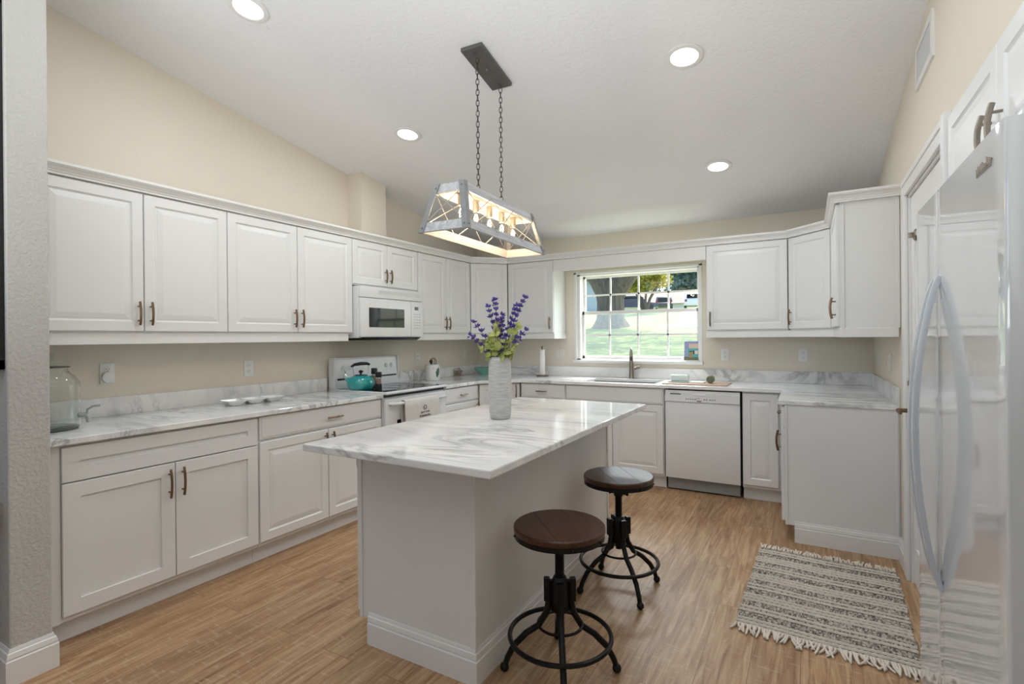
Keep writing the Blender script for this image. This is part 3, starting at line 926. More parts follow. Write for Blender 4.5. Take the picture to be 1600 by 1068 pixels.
md = o.modifiers.new('thick', 'SOLIDIFY'); md.thickness = .003; md.offset = 1
b = NB()
cy_ = .385
tube(b, [(.7295, cy_+.016*math.cos(a*PI/10), .774+.017*math.sin(a*PI/10)) for a in range(20)], .0026, 5, True)
def scribble(x, y0, y1, z, h, seed):
    rr = random.Random(seed)
    y = y0
    while y < y1:
        wd_ = rr.uniform(.006, .011)
        hh = h*rr.uniform(.6, 1.0)
        pts = [(x, y, z), (x, y+wd_*.3, z+hh), (x, y+wd_*.6, z+hh*.2), (x, y+wd_, z+hh*.7)]
        tube(b, pts, .0014, 4)
        y += wd_+(.010 if rr.random() < .16 else .002)
scribble(.7295, cy_-.050, cy_-.010, .730, .015, 1); scribble(.7295, cy_+.006, cy_+.050, .730, .015, 2)
scribble(.7298, cy_-.070, cy_+.068, .700, .017, 3)
scribble(.7298, cy_-.070, cy_-.012, .668, .018, 4); scribble(.7298, cy_+.004, cy_+.064, .668, .018, 5)
obj('print', b, M['print'], tw)

# ------------------------------------------------------------------ microwave
mw = thing('microwave', 'white over-the-range microwave with dark window under the short wall cabinet', 'microwave', (0, -2.257, 0))
mwd = .760
b = NB(); box(b, .003, .372, 0, mwd, 1.345, 1.760, .004, 1); obj('body', b, M['appl'], mw)
b = NB(); box(b, .372, .398, 0, mwd, 1.672, 1.760, .006, 2); vp = obj('vent_panel', b, M['appl'], mw, 40)
b = NB()
for k in range(5): box(b, .3975, .399, .20, mwd-.06, 1.708+k*.006, 1.7105+k*.006)
obj('vent_slot', b, simple('light_slot', L(205, 206, 208), .4), vp)
b = NB(); box(b, .372, .405, .002, .590, 1.352, 1.666, .008, 3); dr = obj('door', b, M['appl'], mw, 40)
b = NB(); box(b, .4050, .4066, .085, .500, 1.432, 1.590, .0); obj('window', b, M['blackgl'], dr)
b = NB(); box(b, .372, .403, .594, .758, 1.352, 1.666, .006, 2); cpn = obj('control_panel', b, M['appl'], mw, 40)
b = NB(); box(b, .403, .4042, .640, .690, 1.590, 1.620); obj('display', b, M['blackgl'], cpn)
b = NB()
for i in range(3):
    for j in range(6): box(b, .403, .4038, .628+i*.034, .650+i*.034, 1.425+j*.025, 1.434+j*.025)
obj('button', b, simple('pale_marking', L(186, 188, 190), .5), cpn)
b = NB(); prism(b, [(.01, 1.345), (.372, 1.345), (.385, 1.352), (.33, 1.325), (.03, 1.325)][:0] or [(.02, 1.346), (.395, 1.350), (.36, 1.328), (.03, 1.328)], .03, mwd-.03, 'y')
obj('bottom_plate', b, M['blackpl'], mw)

# ------------------------------------------------------------------ dishwasher
dw_ = thing('dishwasher', 'white built-in dishwasher right of the sink cabinet', 'dishwasher', (2.368, -.630, 0))
ww = .618
b = NB(); box(b, .012, ww-.012, .075, .58, .02, .868); obj('tub', b, M['gap'], dw_)
b = NB(); box(b, .010, ww-.010, -.010, .025, .118, .772, .003, 2); obj('door', b, M['appl'], dw_, 40)
b = NB()
pts = [(.010, .776), (ww-.010, .776), (ww-.010, .838)]
for i in range(1, 14):
    s = i/14; pts.append((ww-.010-(ww-.02)*s, .838+.012*math.sin(PI*s)))
pts.append((.010, .838))
prism(b, pts, -.018, .02, 'y')
cpp = obj('control_panel', b, M['appl'], dw_)
b = NB(); box(b, .010, ww-.010, -.006, .02, .836, .872, .002, 1); obj('top_strip', b, M['cab'], cpp)
b = NB(); box(b, .055, .145, -.0195, .0, .838, .845); obj('vent_slit', b, M['blackpl'], cpp)
b = NB(); lathe(b, [(.058, -.021), (.050, -.023), (.0, -.0235)], 24, (0, 0, 0), axis='y'); 
for v in b.verts: v.co = Vector((.295+v.co.x, v.co.y+.003, .838+v.co.z*.20))
obj('latch_handle', b, M['cab'], cpp, 40)
b = NB()
for i, x in enumerate((.185, .203, .221, .239, .257, .330, .348, .376, .394, .412)): box(b, x, x+.010, -.0188, -.017, .798, .806)
for x in (.272, .288): box(b, x, x+.008, -.0188, -.017, .806, .811)
box(b, .276, .312, -.0188, -.017, .783, .791)
obj('button', b, simple('dark_marking', L(96, 96, 102), .5), cpp)
b = NB(); box(b, .018, ww-.018, .045, .06, .012, .115, .002, 1); obj('kick_plate', b, simple('grey_kick_plate', L(150, 152, 154), .5), dw_)

# ------------------------------------------------------------------ refrigerator
fr = thing('refrigerator', 'glossy white side-by-side refrigerator standing in the right wall alcove', 'refrigerator', (3.78, -2.949, 0), R(-90))
# local: x along the front (towards the camera), -y out of the front
fw_, fz0, fz1 = .912, .045, 1.748
b = NB(); box(b, .004, fw_-.004, .088, .80, .02, 1.735, .004, 1); obj('body', b, M['appl'], fr)
def fdoor(x0, x1, name, rl, rr_):
    b = NB()
    # plan section with rounded vertical edges and a slight bow
    pl = []
    n = 10
    for i in range(5):
        a = PI/2*i/4; pl.append((x0+rl*(1-math.sin(a)) if False else x0+rl-rl*math.cos(a), rl-rl*math.sin(a)))
    for i in range(1, n):
        s = i/n; pl.append((x0+rl+(x1-x0-rl-rr_)*s, 0))
    for i in range(5):
        a = PI/2*(1-i/4); pl.append((x1-rr_+rr_*math.cos(a), rr_-rr_*math.sin(a)))
    pl += [(x1, .080), (x0, .080)]
    prism(b, pl, fz0, fz1, 'z')
    return obj(name, b, M['fridge'], fr, 50)
fz = fdoor(0.0, .3215, 'freezer_door', .018, .006)
fd = fdoor(.3265, fw_, 'door', .006, .006)
def fhandle(par, x, zA, zB):
    b = NB()
    n = 26; ring_prev = None
    pts = []
    for i in range(n+1):
        s = i/n
        off = .002+.058*math.sin(PI*s)**.75
        pts.append((x, -off, zA+(zB-zA)*s))
    # flat blade handle
    rows = []
    for p in pts:
        rows.append([b.verts.new((p[0]+dx, p[1]+dy, p[2])) for dx, dy in ((-.012, -.006), (.012, -.006), (.014, 0), (.012, .008), (-.012, .008), (-.014, 0))])
    for A, B in zip(rows[:-1], rows[1:]):
        for k in range(6): b.faces.new((A[k], A[(k+1) % 6], B[(k+1) % 6], B[k]))
    b.faces.new(rows[0][::-1]); b.faces.new(rows[-1])
    obj('handle', b, simple('grey_white_handle', L(206, 211, 216), .25), par, 40)
fhandle(fz, .292, .615, 1.495); fhandle(fd, .358, .610, 1.500)
b = NB()
rr = random.Random(3)
xl = .735
while xl < .830:
    tube(b, [(xl, -.001, 1.678), (xl+.003, -.002, 1.700+rr.uniform(-.008, .004)), (xl+.007, -.002, 1.682), (xl+.010, -.001, 1.692)], .0018, 5)
    xl += .0105
obj('logo', b, M['nickel'], fd)
b = NB(); box(b, fw_-.06, fw_-.006, .03, .12, 1.748, 1.772, .004, 2); box(b, .006, .06, .03, .12, 1.748, 1.772, .004, 2); obj('hinge_cover', b, M['appl'], fr, 40)
b = NB(); box(b, .01, fw_-.01, .05, .10, .005, .042); obj('grille', b, M['appl'], fr)
# teal glass tray on top of the refrigerator
b = NB(); box(b, 3.925, 4.25, -3.855, -3.60, 1.748-.012, 1.760, .003, 1)
tag(obj('tray', b, simple('teal_glass', L(70, 130, 132), .1)), 'teal glass tray lying on top of the refrigerator', 'tray')

# ------------------------------------------------------------------ island
IX0, IX1, IY0, IY1 = 1.670, 2.575, -3.790, -1.968
BX0, BX1, BY0, BY1 = 1.697, 2.333, -3.530, -2.000
isl = thing('kitchen_island', 'white kitchen island cabinet with panelled front and baseboard', 'island', ((BX0+BX1)/2, (BY0+BY1)/2, 0))
ox, oy = isl.location.x, isl.location.y
def IB(x0, x1, y0, y1, z0, z1, bv=0):
    box(b, x0-ox, x1-ox, y0-oy, y1-oy, z0, z1, bv, 1)
b = NB(); IB(BX0+.019, BX1, BY0, BY1, .105, .8838); IB(BX0+.075, BX1, BY0, BY1, 0, .105); obj('body', b, M['cab'], isl)
b = NB()
IB(BX0+.019, BX0+.038, BY0-.006, BY0, .105, .8838, .002); obj('edge_bead', b, M['cab'], isl)
b = NB(); IB(BX1-.022, BX1+.006, BY0-.006, BY0+.022, .134, .8838, .002); obj('corner_bead', b, M['cab'], isl)
b = NB(); IB(BX1, BX1+.006, BY1-.022, BY1, .134, .8838, .002); obj('edge_bead', b, M['cab'], isl)
b = NB(); sweep(b, [(BX0+.075-ox, BY0-oy), (BX1-ox, BY0-oy), (BX1-ox, BY1-oy)], BASEP); obj('base_trim', b, M['trim'], isl)
for k in range(3):
    b = NB(); L0 = (BY1-BY0)/3
    panel(b, 0.003, L0-.003, .128, .876, .019, 0, RAISED)
    d = obj('door', b, M['cab'], isl, loc=(BX0-ox, BY1-oy-k*L0, 0), rotz=R(-90))
    pull(d, .04 if k % 2 else L0-.04, .78, .125)
b = NB(); box(b, IX0, IX1, IY0, IY1, CZ0, CZ)
o = tag(obj('worktop', b, M['marble']), 'white marble island worktop overhanging on the stool side', 'countertop'); bevmod(o, .005)

# ------------------------------------------------------------------ pantry-side wall plates etc.
def outlet(loc, rotz, label, kind='outlet', w=.072, mat='platew'):
    t_ = thing(kind, label, kind, loc, R(rotz), 'wall plates above the counters')
    b = NB(); box(b, -w/2, w/2, -.006, 0, -.058, .058, .003, 2); obj('plate', b, M[mat], t_, 40)
    if kind == 'outlet':
        for s in (-1, 1):
            b = NB(); lathe(b, [(.0165, 0), (.0165, -.0025), (.0, -.0026)], 20, (0, -.006, s*.020), axis='y')
            so_ = obj('socket', b, M[mat], t_, 40)
            b = NB(); box(b, -.0075, -.0055, -.0092, -.0085, s*.020, s*.020+.008); box(b, .0055, .0075, -.0092, -.0085, s*.020, s*.020+.008); box(b, -.0018, .0018, -.0092, -.0085, s*.020-.009, s*.020-.005)
            obj('slot', b, M['gap'], so_)
    else:
        n = max(1, round(w/.06)) if w > .09 else 1
        for k in range(n):
            xo = (k-(n-1)/2)*.046
            b = NB(); box(b, xo-.016, xo+.016, -.010, -.006, -.033, .033, .002, 1); obj('rocker', b, M[mat], t_)
    return t_
outlet((.0, -3.793, 1.155), 90, 'white outlet with a round plug-in beside the glass dispenser')
outlet((.0, -2.941, 1.135), 90, 'white outlet on the left wall above the divided dish')
outlet((.0, -1.113, 1.135), 90, 'cream outlet on the left wall right of the range', 'outlet', .072, 'plate')
outlet((.0, -.29, 1.155), 90, 'cream switch plate near the left back corner above the bowl', 'switch', .072, 'plate')
outlet((1.088, 0, 1.150), 0, 'double switch plate between the paper towels and the window', 'switch', .116, 'plate')
outlet((2.785, 0, 1.160), 0, 'white outlet just right of the window', 'outlet')
outlet((3.423, 0, 1.158), 0, 'white outlet on the back wall near the right corner', 'outlet')
outlet((W, -.98, 1.150), -90, 'cream switch plate on the right wall nearer the pantry door', 'switch', .12, 'plate')
outlet((W, -.35, 1.150), -90, 'cream blank plate on the right wall near the back corner', 'switch', .072, 'plate')
# plug-in warmer in the first outlet
b = NB(); lathe(b, [(.030, 0), (.033, .008), (.031, .018), (.022, .022), (0, .0225)], 24, (.009, -3.793, 1.133), axis='x')
tag(obj('plug_adapter', b, M['platew'], None, 40), 'round white plug-in adapter sitting in the left outlet', 'plug')
# air vent
v = thing('air_vent', 'white louvred air vent high on the right wall', 'vent', (W, -2.205, 2.615), R(-90))
b = NB()
for (x0, x1, z0, z1) in ((-.19, -.155, -.10, .10), (.155, .19, -.10, .10), (-.155, .155, .068, .10), (-.155, .155, -.10, -.068)): box(b, x0, x1, -.010, 0, z0, z1)
obj('frame', b, M['trim'], v)
b = NB(); box(b, -.158, .158, -.002, -.0005, -.07, .07); obj('backing', b, simple('vent_shadow_grey', L(84, 84, 86), .7), v)
b = NB()
for k in range(17):
    x = -.15+k*.01875
    box(b, x-.0012, x+.0012, -.008, -.001, -.07, .07)
obj('louver', b, M['trim'], v)

# ------------------------------------------------------------------ downlights
tilt = math.atan(.169)
def downlight_proto():
    t_ = thing('recessed_light', 'round recessed ceiling light', 'ceiling light')
    b = NB(); lathe(b, [(.096, 0), (.096, -.006), (.088, -.010), (.072, -.008), (.070, 0)], 40); obj('trim_ring', b, M['trim'], t_, 40)
    b = NB(); lathe(b, [(.071, -.004), (.0, -.0045)], 40); obj('lens', b, M['down'], t_)
    return t_
DLS = [((1.0, -3.569), 'recessed ceiling light cut by the top edge of the photo'), ((.959, -2.324), 'recessed ceiling light left of the pendant lamp'),
       ((2.90, -2.35), 'largest recessed ceiling light above and right of the pendant lamp'), ((2.886, -1.073), 'recessed ceiling light nearest the back wall on the right')]
p0 = downlight_proto()
for i, ((x, y), lab) in enumerate(DLS):
    o = p0 if i == 0 else dup(p0)
    o.location = (x, y, ZC(y)-.001); o.rotation_euler = (-tilt, 0, 0); o['label'] = lab; o['group'] = 'recessed ceiling lights'
    light('downlight_lamp', 'AREA', (x, y, ZC(y)-.02), 5.0, (.91, .955, 1.0), (-tilt, 0, 0), .14)

# ------------------------------------------------------------------ pendant lamp
PZ0, PZ1 = 1.868, 2.113
pcx, pcy = 1.890, -2.700
pl = thing('pendant_lamp', 'rectangular galvanised farmhouse pendant lamp hanging over the island', 'pendant lamp', (pcx, pcy, PZ0), R(3.2))
hb = PZ1-PZ0
wb, lb, wt, lt = .139, .468, .083, .405
def corner(s, q, z):
    f = z/hb
    return Vector((s*(wb+(wt-wb)*f), q*(lb+(lt-lb)*f), z))
th = .012
bw = .046
b = NB(); bi = NB()
def band(z0, z1):
    cs = [(-1, -1), (1, -1), (1, 1), (-1, 1)]
    for k in range(4):
        s0, q0 = cs[k]; s1, q1 = cs[(k+1) % 4]
        A = [corner(s0, q0, z0), corner(s1, q1, z0), corner(s1, q1, z1), corner(s0, q0, z1)]
        cen = Vector((0, 0, 0))
        nrm = (A[1]-A[0]).cross(A[3]-A[0]).normalized()
        if nrm.dot((A[0]+A[1])/2) < 0: nrm = -nrm
        o_ = [bmv for bmv in (b.verts.new(p) for p in A)]
        i_ = [b.verts.new(p-nrm*th) for p in A]
        f = b.faces.new(o_); f.material_index = 0
        f = b.faces.new(i_[::-1]); f.material_index = 1
        for j in range(4):
            f = b.faces.new((o_[j], o_[(j+1) % 4], i_[(j+1) % 4], i_[j])); f.material_index = 0
band(0, bw); band(hb-bw, hb)
obj('frame', b, [M['galv'], M['galvl']], pl)
for s in (-1, 1):
    for q in (-1, 1):
        b = NB()
        p, e = corner(s, q, -.004), corner(s, q, hb+.004)
        d = Vector((s*.004, q*.004, 0))
        for (vx, vy) in ((0, -q*.030), (-s*.030, 0)):
            a0, a1 = p+d, e+d
            w_ = Vector((vx, vy, 0))
            n_ = Vector((s, 0, 0)) if vx == 0 else Vector((0, q, 0))
            vv = [a0, a0+w_, a1+w_, a1]
            oo = [b.verts.new(x+n_*.0015) for x in vv]; ii = [b.verts.new(x-n_*.0015) for x in vv]
            b.faces.new(oo); b.faces.new(ii[::-1])
            for j in range(4): b.faces.new((oo[j], oo[(j+1) % 4], ii[(j+1) % 4], ii[j]))
            for zz in (.02, hb-.02):
                c0 = corner(s, q, zz)+d+w_*.5+n_*.003
                ball(b, c0, .005, 8, 6)
        obj('corner_strap', b, M['galvs'], pl)
# cross rods on the four sides
b = NB()
def cross(A, B, C_, D):
    tube(b, [A, C_], .0024, 6); tube(b, [B, D], .0024, 6)
z0, z1 = bw*.6, hb-bw*.6
for q in (-1, 1): cross(corner(-1, q, z0), corner(1, q, z0), corner(1, q, z1), corner(-1, q, z1))
for s in (-1, 1):
    for k in range(3):
        a0, a1 = -1+2*k/3, -1+2*(k+1)/3
        cross(corner(s, a0, z0), corner(s, a1, z0), corner(s, a1, z1), corner(s, a0, z1))
obj('cross_rod', b, M['rod'], pl)
b = NB(); box(b, -.022, .022, -lt+.01, lt-.01, hb-.030, hb-.012, .002, 1); bar = obj('lamp_bar', b, M['galvl'], pl)
b = NB(); box(b, -wt+.006, wt-.006, -lt+.006, lt-.006, hb-.012, hb-.008); obj('top_plate', b, M['galvl'], pl)
for k in range(5):
    y = -.30+k*.15
    b = NB(); lathe(b, [(.016, hb-.03), (.017, hb-.035), (.017, hb-.088), (.014, hb-.092)], 16, (0, y, 0)); sk2 = obj('lamp_socket', b, M['socket'], bar, 40)
    b = NB()
    lathe(b, [(.012, hb-.090), (.014, hb-.100), (.024, hb-.118), (.0295, hb-.136), (.028, hb-.152), (.018, hb-.166), (.0001, hb-.171)], 20, (0, y, 0), caps=False)
    obj('bulb', b, M['bulbglass'], sk2, 60)
    b = NB()
    for a in range(4):
        an = a*PI/2
        tube(b, [(.004*math.cos(an), y+.004*math.sin(an), hb-.105), (.012*math.cos(an), y+.012*math.sin(an), hb-.125), (.007*math.cos(an), y+.007*math.sin(an), hb-.150)], .0016, 5)
    obj('filament', b, M['filament'], sk2)
    wl = pl.location + Matrix.Rotation(R(3.2), 3, 'Z') @ Vector((0, y, hb-.135))
    light('pendant_bulb', 'POINT', wl, 1.25, (1.0, .84, .64), radius=.012)
# chains and canopy
def chain(x, y, ztop, zbot):
    b = NB()
    n = int((ztop-zbot)/.0285)
    st = (ztop-zbot)/n
    for i in range(n):
        zc_ = ztop-st*(i+.5)
        hl, hw = st*.5+.0045, .0085
        ang = (0 if i % 2 == 0 else PI/2)+R(20)
        pts = []
        for k in range(12):
            a = 2*PI*k/12
            r_ = hw*math.sin(a)
            pts.append((x+r_*math.cos(ang), y+r_*math.sin(ang), zc_+hl*math.cos(a)))
        tube(b, pts, .0022, 5, True)
    return b
cyc = -2.708
for yy in (-.135, .135):
    zt_ = ZC(cyc+yy)-.035-PZ0
    b = chain(.0, yy+.014, zt_, hb+.004)
    obj('chain', b, M['chain'], pl)
b = NB()
rotm = Matrix.Translation((0, cyc-pcy, ZC(cyc)-PZ0-.012)) @ Matrix.Rotation(-tilt, 4, 'X')
box(b, -.066, .066, -.182, .182, -.011, .011, .002, 1, mat=rotm)
for yy in (-.14, .14):
    tube(b, [rotm @ Vector((0, yy, -.010)), rotm @ Vector((0, yy, -.026))], .006, 8)
lathe(b, [(.009, -.010), (.010, -.014), (.004, -.020), (0, -.021)], 12, mat=rotm)
obj('canopy', b, M['galvd'], pl)

# ------------------------------------------------------------------ stools
def make_stool(zs, zhub, label, loc, rot, wood_rot, screw):
    t_ = thing('bar_stool', label, 'stool', loc, rot, 'industrial stools at the island')
    b = NB()
    r = .183
    lathe(b, [(r-.002, zs-.024), (r, zs-.021), (r, zs-.005), (r-.005, zs)], 56)
    st_ = obj('seat', b, M['stoolwood'], t_, 35, rotz=wood_rot)
    b = NB()
    for x in (-.062, .062):
        hw = math.sqrt(r*r-x*x)-.006
        box(b, -hw, hw, x-.0012, x+.0012, zs-.0005, zs+.0003)
    obj('plank_groove', b, M['gap'], st_)
    b = NB(); lathe(b, [(r-.03, zs-.0243), (r-.003, zs-.0243), (r-.003, zs-.045), (r-.03, zs-.045)], 48)
    for k in range(8):
        a = k*PI/4+.2; ball(b, ((r-.002)*math.cos(a), (r-.002)*math.sin(a), zs-.035), .005, 8, 6)
    lathe(b, [(.09, zs-.030), (.09, zs-.040)], 24)
    obj('seat_band', b, M['black'], t_, 40)
    b = NB()
    lathe(b, [(.0, zhub-.16), (.017, zhub-.16), (.017, zs-.036), (.0, zs-.036)], 16, caps=False)
    n_th = int((zs-.05-zhub)/.008)
    for i in range(n_th):
        zz = zhub+.01+i*.008
        lathe(b, [(.017, zz), (.0195, zz+.002), (.017, zz+.004)], 16, caps=False)
    obj('screw_post', b, M['black'], t_, 40)
    b = NB(); lathe(b, [(.034, zhub-.125), (.036, zhub-.12), (.036, zhub-.01), (.030, zhub), (.024, zhub+.012), (.018, zhub+.013)], 20); obj('hub', b, M['black'], t_, 40)
    if screw:
        b = NB(); tube(b, [(-.045, 0, zs-.098), (.045, 0, zs-.098)], .005, 8); ball(b, (-.047, 0, zs-.098), .009, 10, 6); ball(b, (.047, 0, zs-.098), .009, 10, 6); lathe(b, [(.024, zs-.110), (.024, zs-.085)], 16)
        obj('lock_screw', b, M['black'], t_, 40)
    for k in range(4):
        a = PI/4+k*PI/2
        ca, sa = math.cos(a), math.sin(a)
        b = NB()
        pr_ = [(.040, zhub-.005), (.042, zhub-.08), (.052, zhub-.13), (.085, zhub-.185), (.135, .155), (.185, .105), (.212, .055), (.222, .022)]
        tube(b, [(r_*ca, r_*sa, z_) for r_, z_ in pr_], [.013, .014, .0135, .0125, .0125, .0125, .012, .011], 10)
        box(b, -.012, .012, -.016, .016, zhub-.085, zhub+.004, .003, 1, mat=Matrix.Rotation(a, 4, 'Z') @ Matrix.Translation((.052, 0, 0)))
        ball(b, (.224*ca, .224*sa, .0178), .018, 14, 10)
        obj('leg', b, M['black'], t_, 40)
    b = NB(); tube(b, [(.2015*math.cos(2*PI*i/48), .2015*math.sin(2*PI*i/48), .150) for i in range(48)], .0095, 8, True)
    tube(b, [(.088*math.cos(2*PI*i/32), .088*math.sin(2*PI*i/32), zhub-.178) for i in range(32)], .006, 6, True)
    obj('foot_ring', b, M['black'], t_, 40)
    return t_
make_stool(.590, .372, 'dark wooden swivel stool standing nearest the camera beside the island', (2.588, -3.302, 0), R(-17), R(150), False)
make_stool(.603, .372, 'dark wooden swivel stool farther back beside the island with its screw showing', (2.576, -2.525, 0), R(0), R(128), True)

# ------------------------------------------------------------------ rug
rg_ = thing('rug', 'cream and charcoal striped woven rug with fringe in front of the refrigerator', 'rug', (3.515, -2.115, .0), R(-2.0))
RW, RL = .69, 1.0
nx, ny = 260, 400
rows_ = 66
rr = random.Random(11)
kinds = []
for i in range(rows_):
    kinds.append('c' if i % 3 != 2 else 'd')
seqk = []
pat = ['C', 'd', 'C', 'd', 'g', 'd', 'g', 'd']
i = 0
while len(seqk) < rows_:
    seqk += ['C', 'd', 'C', 'd', 'C', 'd', 'g', 'k', 'g', 'd'] if (i % 2 == 0) else ['C', 'k', 'C', 'k', 'g', 'g', 'k']
    i += 1
seqk = seqk[:rows_]
wts = {'C': 1.2, 'd': .5, 'g': .8, 'k': .85}
tot = sum(wts[k] for k in seqk)
edges = [0]
for k in seqk: edges.append(edges[-1]+wts[k]/tot)
b = NB()
cl = b.loops.layers.float_color.new('Col')
CR, GR, DK = L(214, 204, 190), L(150, 141, 136), L(86, 79, 78)
def hsh(i, j, s=0):
    return random.Random(i*7919+j*104729+s*31).random()
vg = []; cg = []
for j in range(ny+1):
    f = j/ny
    ri = next((q for q in range(rows_) if edges[q+1] >= f), rows_-1)
    u = (f-edges[ri])/(edges[ri+1]-edges[ri])
    k = seqk[ri]
    rowv, rowc = [], []
    for i in range(nx+1):
        g = i/nx
        ph = hsh(ri, 0)*6.28
        if k == 'C':
            bump = math.sin(PI*u)**.6*(.60+.40*abs(math.sin(g*PI*30+ph)))
            h = .006+.0075*bump
            cc = [c_*(.90+.1*hsh(ri, int(g*30+ph/PI))) for c_ in CR[:3]]
        elif k == 'd':
            seg_ = int(g*60+ph)
            h = .0055+.003*math.sin(PI*u)
            cc = DK[:3] if hsh(ri, seg_, 1) < .72 else GR[:3]
        elif k == 'g':
            seg_ = int(g*125+ph)
            h = .006+.004*math.sin(PI*u)*(.5+.5*abs(math.sin(g*PI*42+ph)))
            q = hsh(ri, seg_, 2)
            cc = [a_+(b__-a_)*q for a_, b__ in zip(DK[:3], CR[:3])]
        else:
            seg_ = int(g*118+ph)
            h = .006+.004*math.sin(PI*u)
            q = hsh(ri, seg_, 3)
            cc = [a_+(b__-a_)*q*.75 for a_, b__ in zip(DK[:3], CR[:3])]
        wob = .004*math.sin(f*37)+.003*math.sin(f*91)
        x = (g-.5)*RW+(wob if g in (0, 1) else wob*.5)
        rowv.append(b.verts.new((x, (f-.5)*RL+.004*math.sin(g*9), h)))
        rowc.append((cc[0], cc[1], cc[2], 1))
    vg.append(rowv); cg.append(rowc)
for j in range(ny):
    for i in range(nx):
        fc = b.faces.new((vg[j][i], vg[j][i+1], vg[j+1][i+1], vg[j+1][i]))
        for lp, cc in zip(fc.loops, (cg[j][i], cg[j][i+1], cg[j+1][i+1], cg[j+1][i])): lp[cl] = cc
# underside and edges
e_ = [[vg[0][i] for i in range(nx+1)], [vg[j][nx] for j in range(ny+1)], [vg[ny][i] for i in range(nx, -1, -1)], [vg[j][0] for j in range(ny, -1, -1)]]
for lst in e_:
    lo = [b.verts.new((v_.co.x, v_.co.y, .001)) for v_ in lst]
    for k in range(len(lst)-1):
        fc = b.faces.new((lst[k], lo[k], lo[k+1], lst[k+1]))
        for lp in fc.loops: lp[cl] = CR
mt, t, bb_, oo_ = newmat('woven_wool')
va = node(t, 'ShaderNodeVertexColor'); va.layer_name = 'Col'
nz = node(t, 'ShaderNodeTexNoise', Scale=260.0, Detail=2.0); tcx = node(t, 'ShaderNodeTexCoord'); t.links.new(tcx.outputs['Object'], nz.inputs['Vector'])
mxx = node(t, 'ShaderNodeMix', data_type='RGBA', blend_type='MULTIPLY'); mxx.inputs[0].default_value = .5
t.links.new(va.outputs[0], mxx.inputs[6]); rpx = ramp(t, [(.3, (.6, .6, .6, 1)), (.7, (1.15, 1.15, 1.15, 1))]); t.links.new(nz.outputs[0], rpx.inputs[0]); t.links.new(rpx.outputs[0], mxx.inputs[7])
t.links.new(mxx.outputs[2], bb_.inputs['Base Color']); bb_.inputs['Roughness'].default_value = .95; bb_.inputs['Specular IOR Level'].default_value = .1
M['wool'] = mt
o = obj('weave', b, M['wool'], rg_); o.data.polygons.foreach_set('use_smooth', [True]*len(o.data.polygons))
M['fringe'] = simple('cream_yarn', L(222, 212, 197), .95, var=.06, scale=120)
for sgn in (-1, 1):
    b = NB()
    n = 58
    rr = random.Random(5+sgn)
    for i in range(n):
        x = (i+.5)/n*RW-RW/2+rr.uniform(-.003, .003)
        y0 = sgn*RL/2
        ln = rr.uniform(.045, .075); dx = rr.uniform(-.022, .022); cu = rr.uniform(-.02, .02)
        pts = [(x, y0-sgn*.008, .009), (x+dx*.2, y0+sgn*ln*.35, .010), (x+dx*.6+cu*.5, y0+sgn*ln*.7, .007), (x+dx+cu, y0+sgn*ln, .006)]
        tube(b, pts, [.0052, .0055, .0052, .004], 6)
    obj('fringe', b, M['fringe'], rg_, 60)

# ------------------------------------------------------------------ vase and flowers
vx, vy = 2.055, -2.872
vs_ = thing('vase', 'tall grey textured cement vase standing on the island', 'vase', (vx, vy, CZ))
b = NB()
pr_v = [(.0, .0), (.046, .0), (.052, .006), (.056, .03)]
nv = 60
for i in range(nv+1):
    s = i/nv
    r_ = .0565+.004*math.sin(PI*s*.9+.2)+.0006*math.sin(i*2.7)
    if s > .9: r_ -= .016*((s-.9)/.1)**2
    pr_v.append((r_, .03+.292*s))
pr_v += [(.044, .325), (.041, .323), (.041, .27), (.0, .27)]
lathe(b, pr_v, 48, caps=False)
rr = random.Random(2)
for v_ in b.verts:
    rxy = math.hypot(v_.co.x, v_.co.y)
    if rxy > .05:
        k = 1+rr.uniform(-.008, .008); v_.co.x *= k; v_.co.y *= k
obj('body', b, M['vase'], vs_, 60)

CAMR = Vector((_R.x, _R.y, 0)).normalized()      # a horizontal direction across the picture, used only to lean the sprays
CAMF = Vector((_fw.x, _fw.y, 0)).normalized()
def stalk(pts, steps=14):
    P = [Vector(p) for p in pts]
    out = []
    for i in range(steps+1):
        s = i/steps
        a = P[0].lerp(P[1], s); c_ = P[1].lerp(P[2], s); out.append(a.lerp(c_, s))
    return out
def petal(bm, base, dirv, ln, wd_, mi=0):
    d = dirv.normalized()
    s = d.orthogonal().normalized(); u = d.cross(s)
    a = bm.verts.new(base); t1 = bm.verts.new(base+d*ln)
    q = [bm.verts.new(base+d*ln*.5+s*wd_), bm.verts.new(base+d*ln*.5+u*wd_), bm.verts.new(base+d*ln*.5-s*wd_), bm.verts.new(base+d*ln*.5-u*wd_)]
    for k in range(4):
        bm.faces.new((a, q[k], q[(k+1) % 4])); bm.faces.new((q[k], t1, q[(k+1) % 4]))
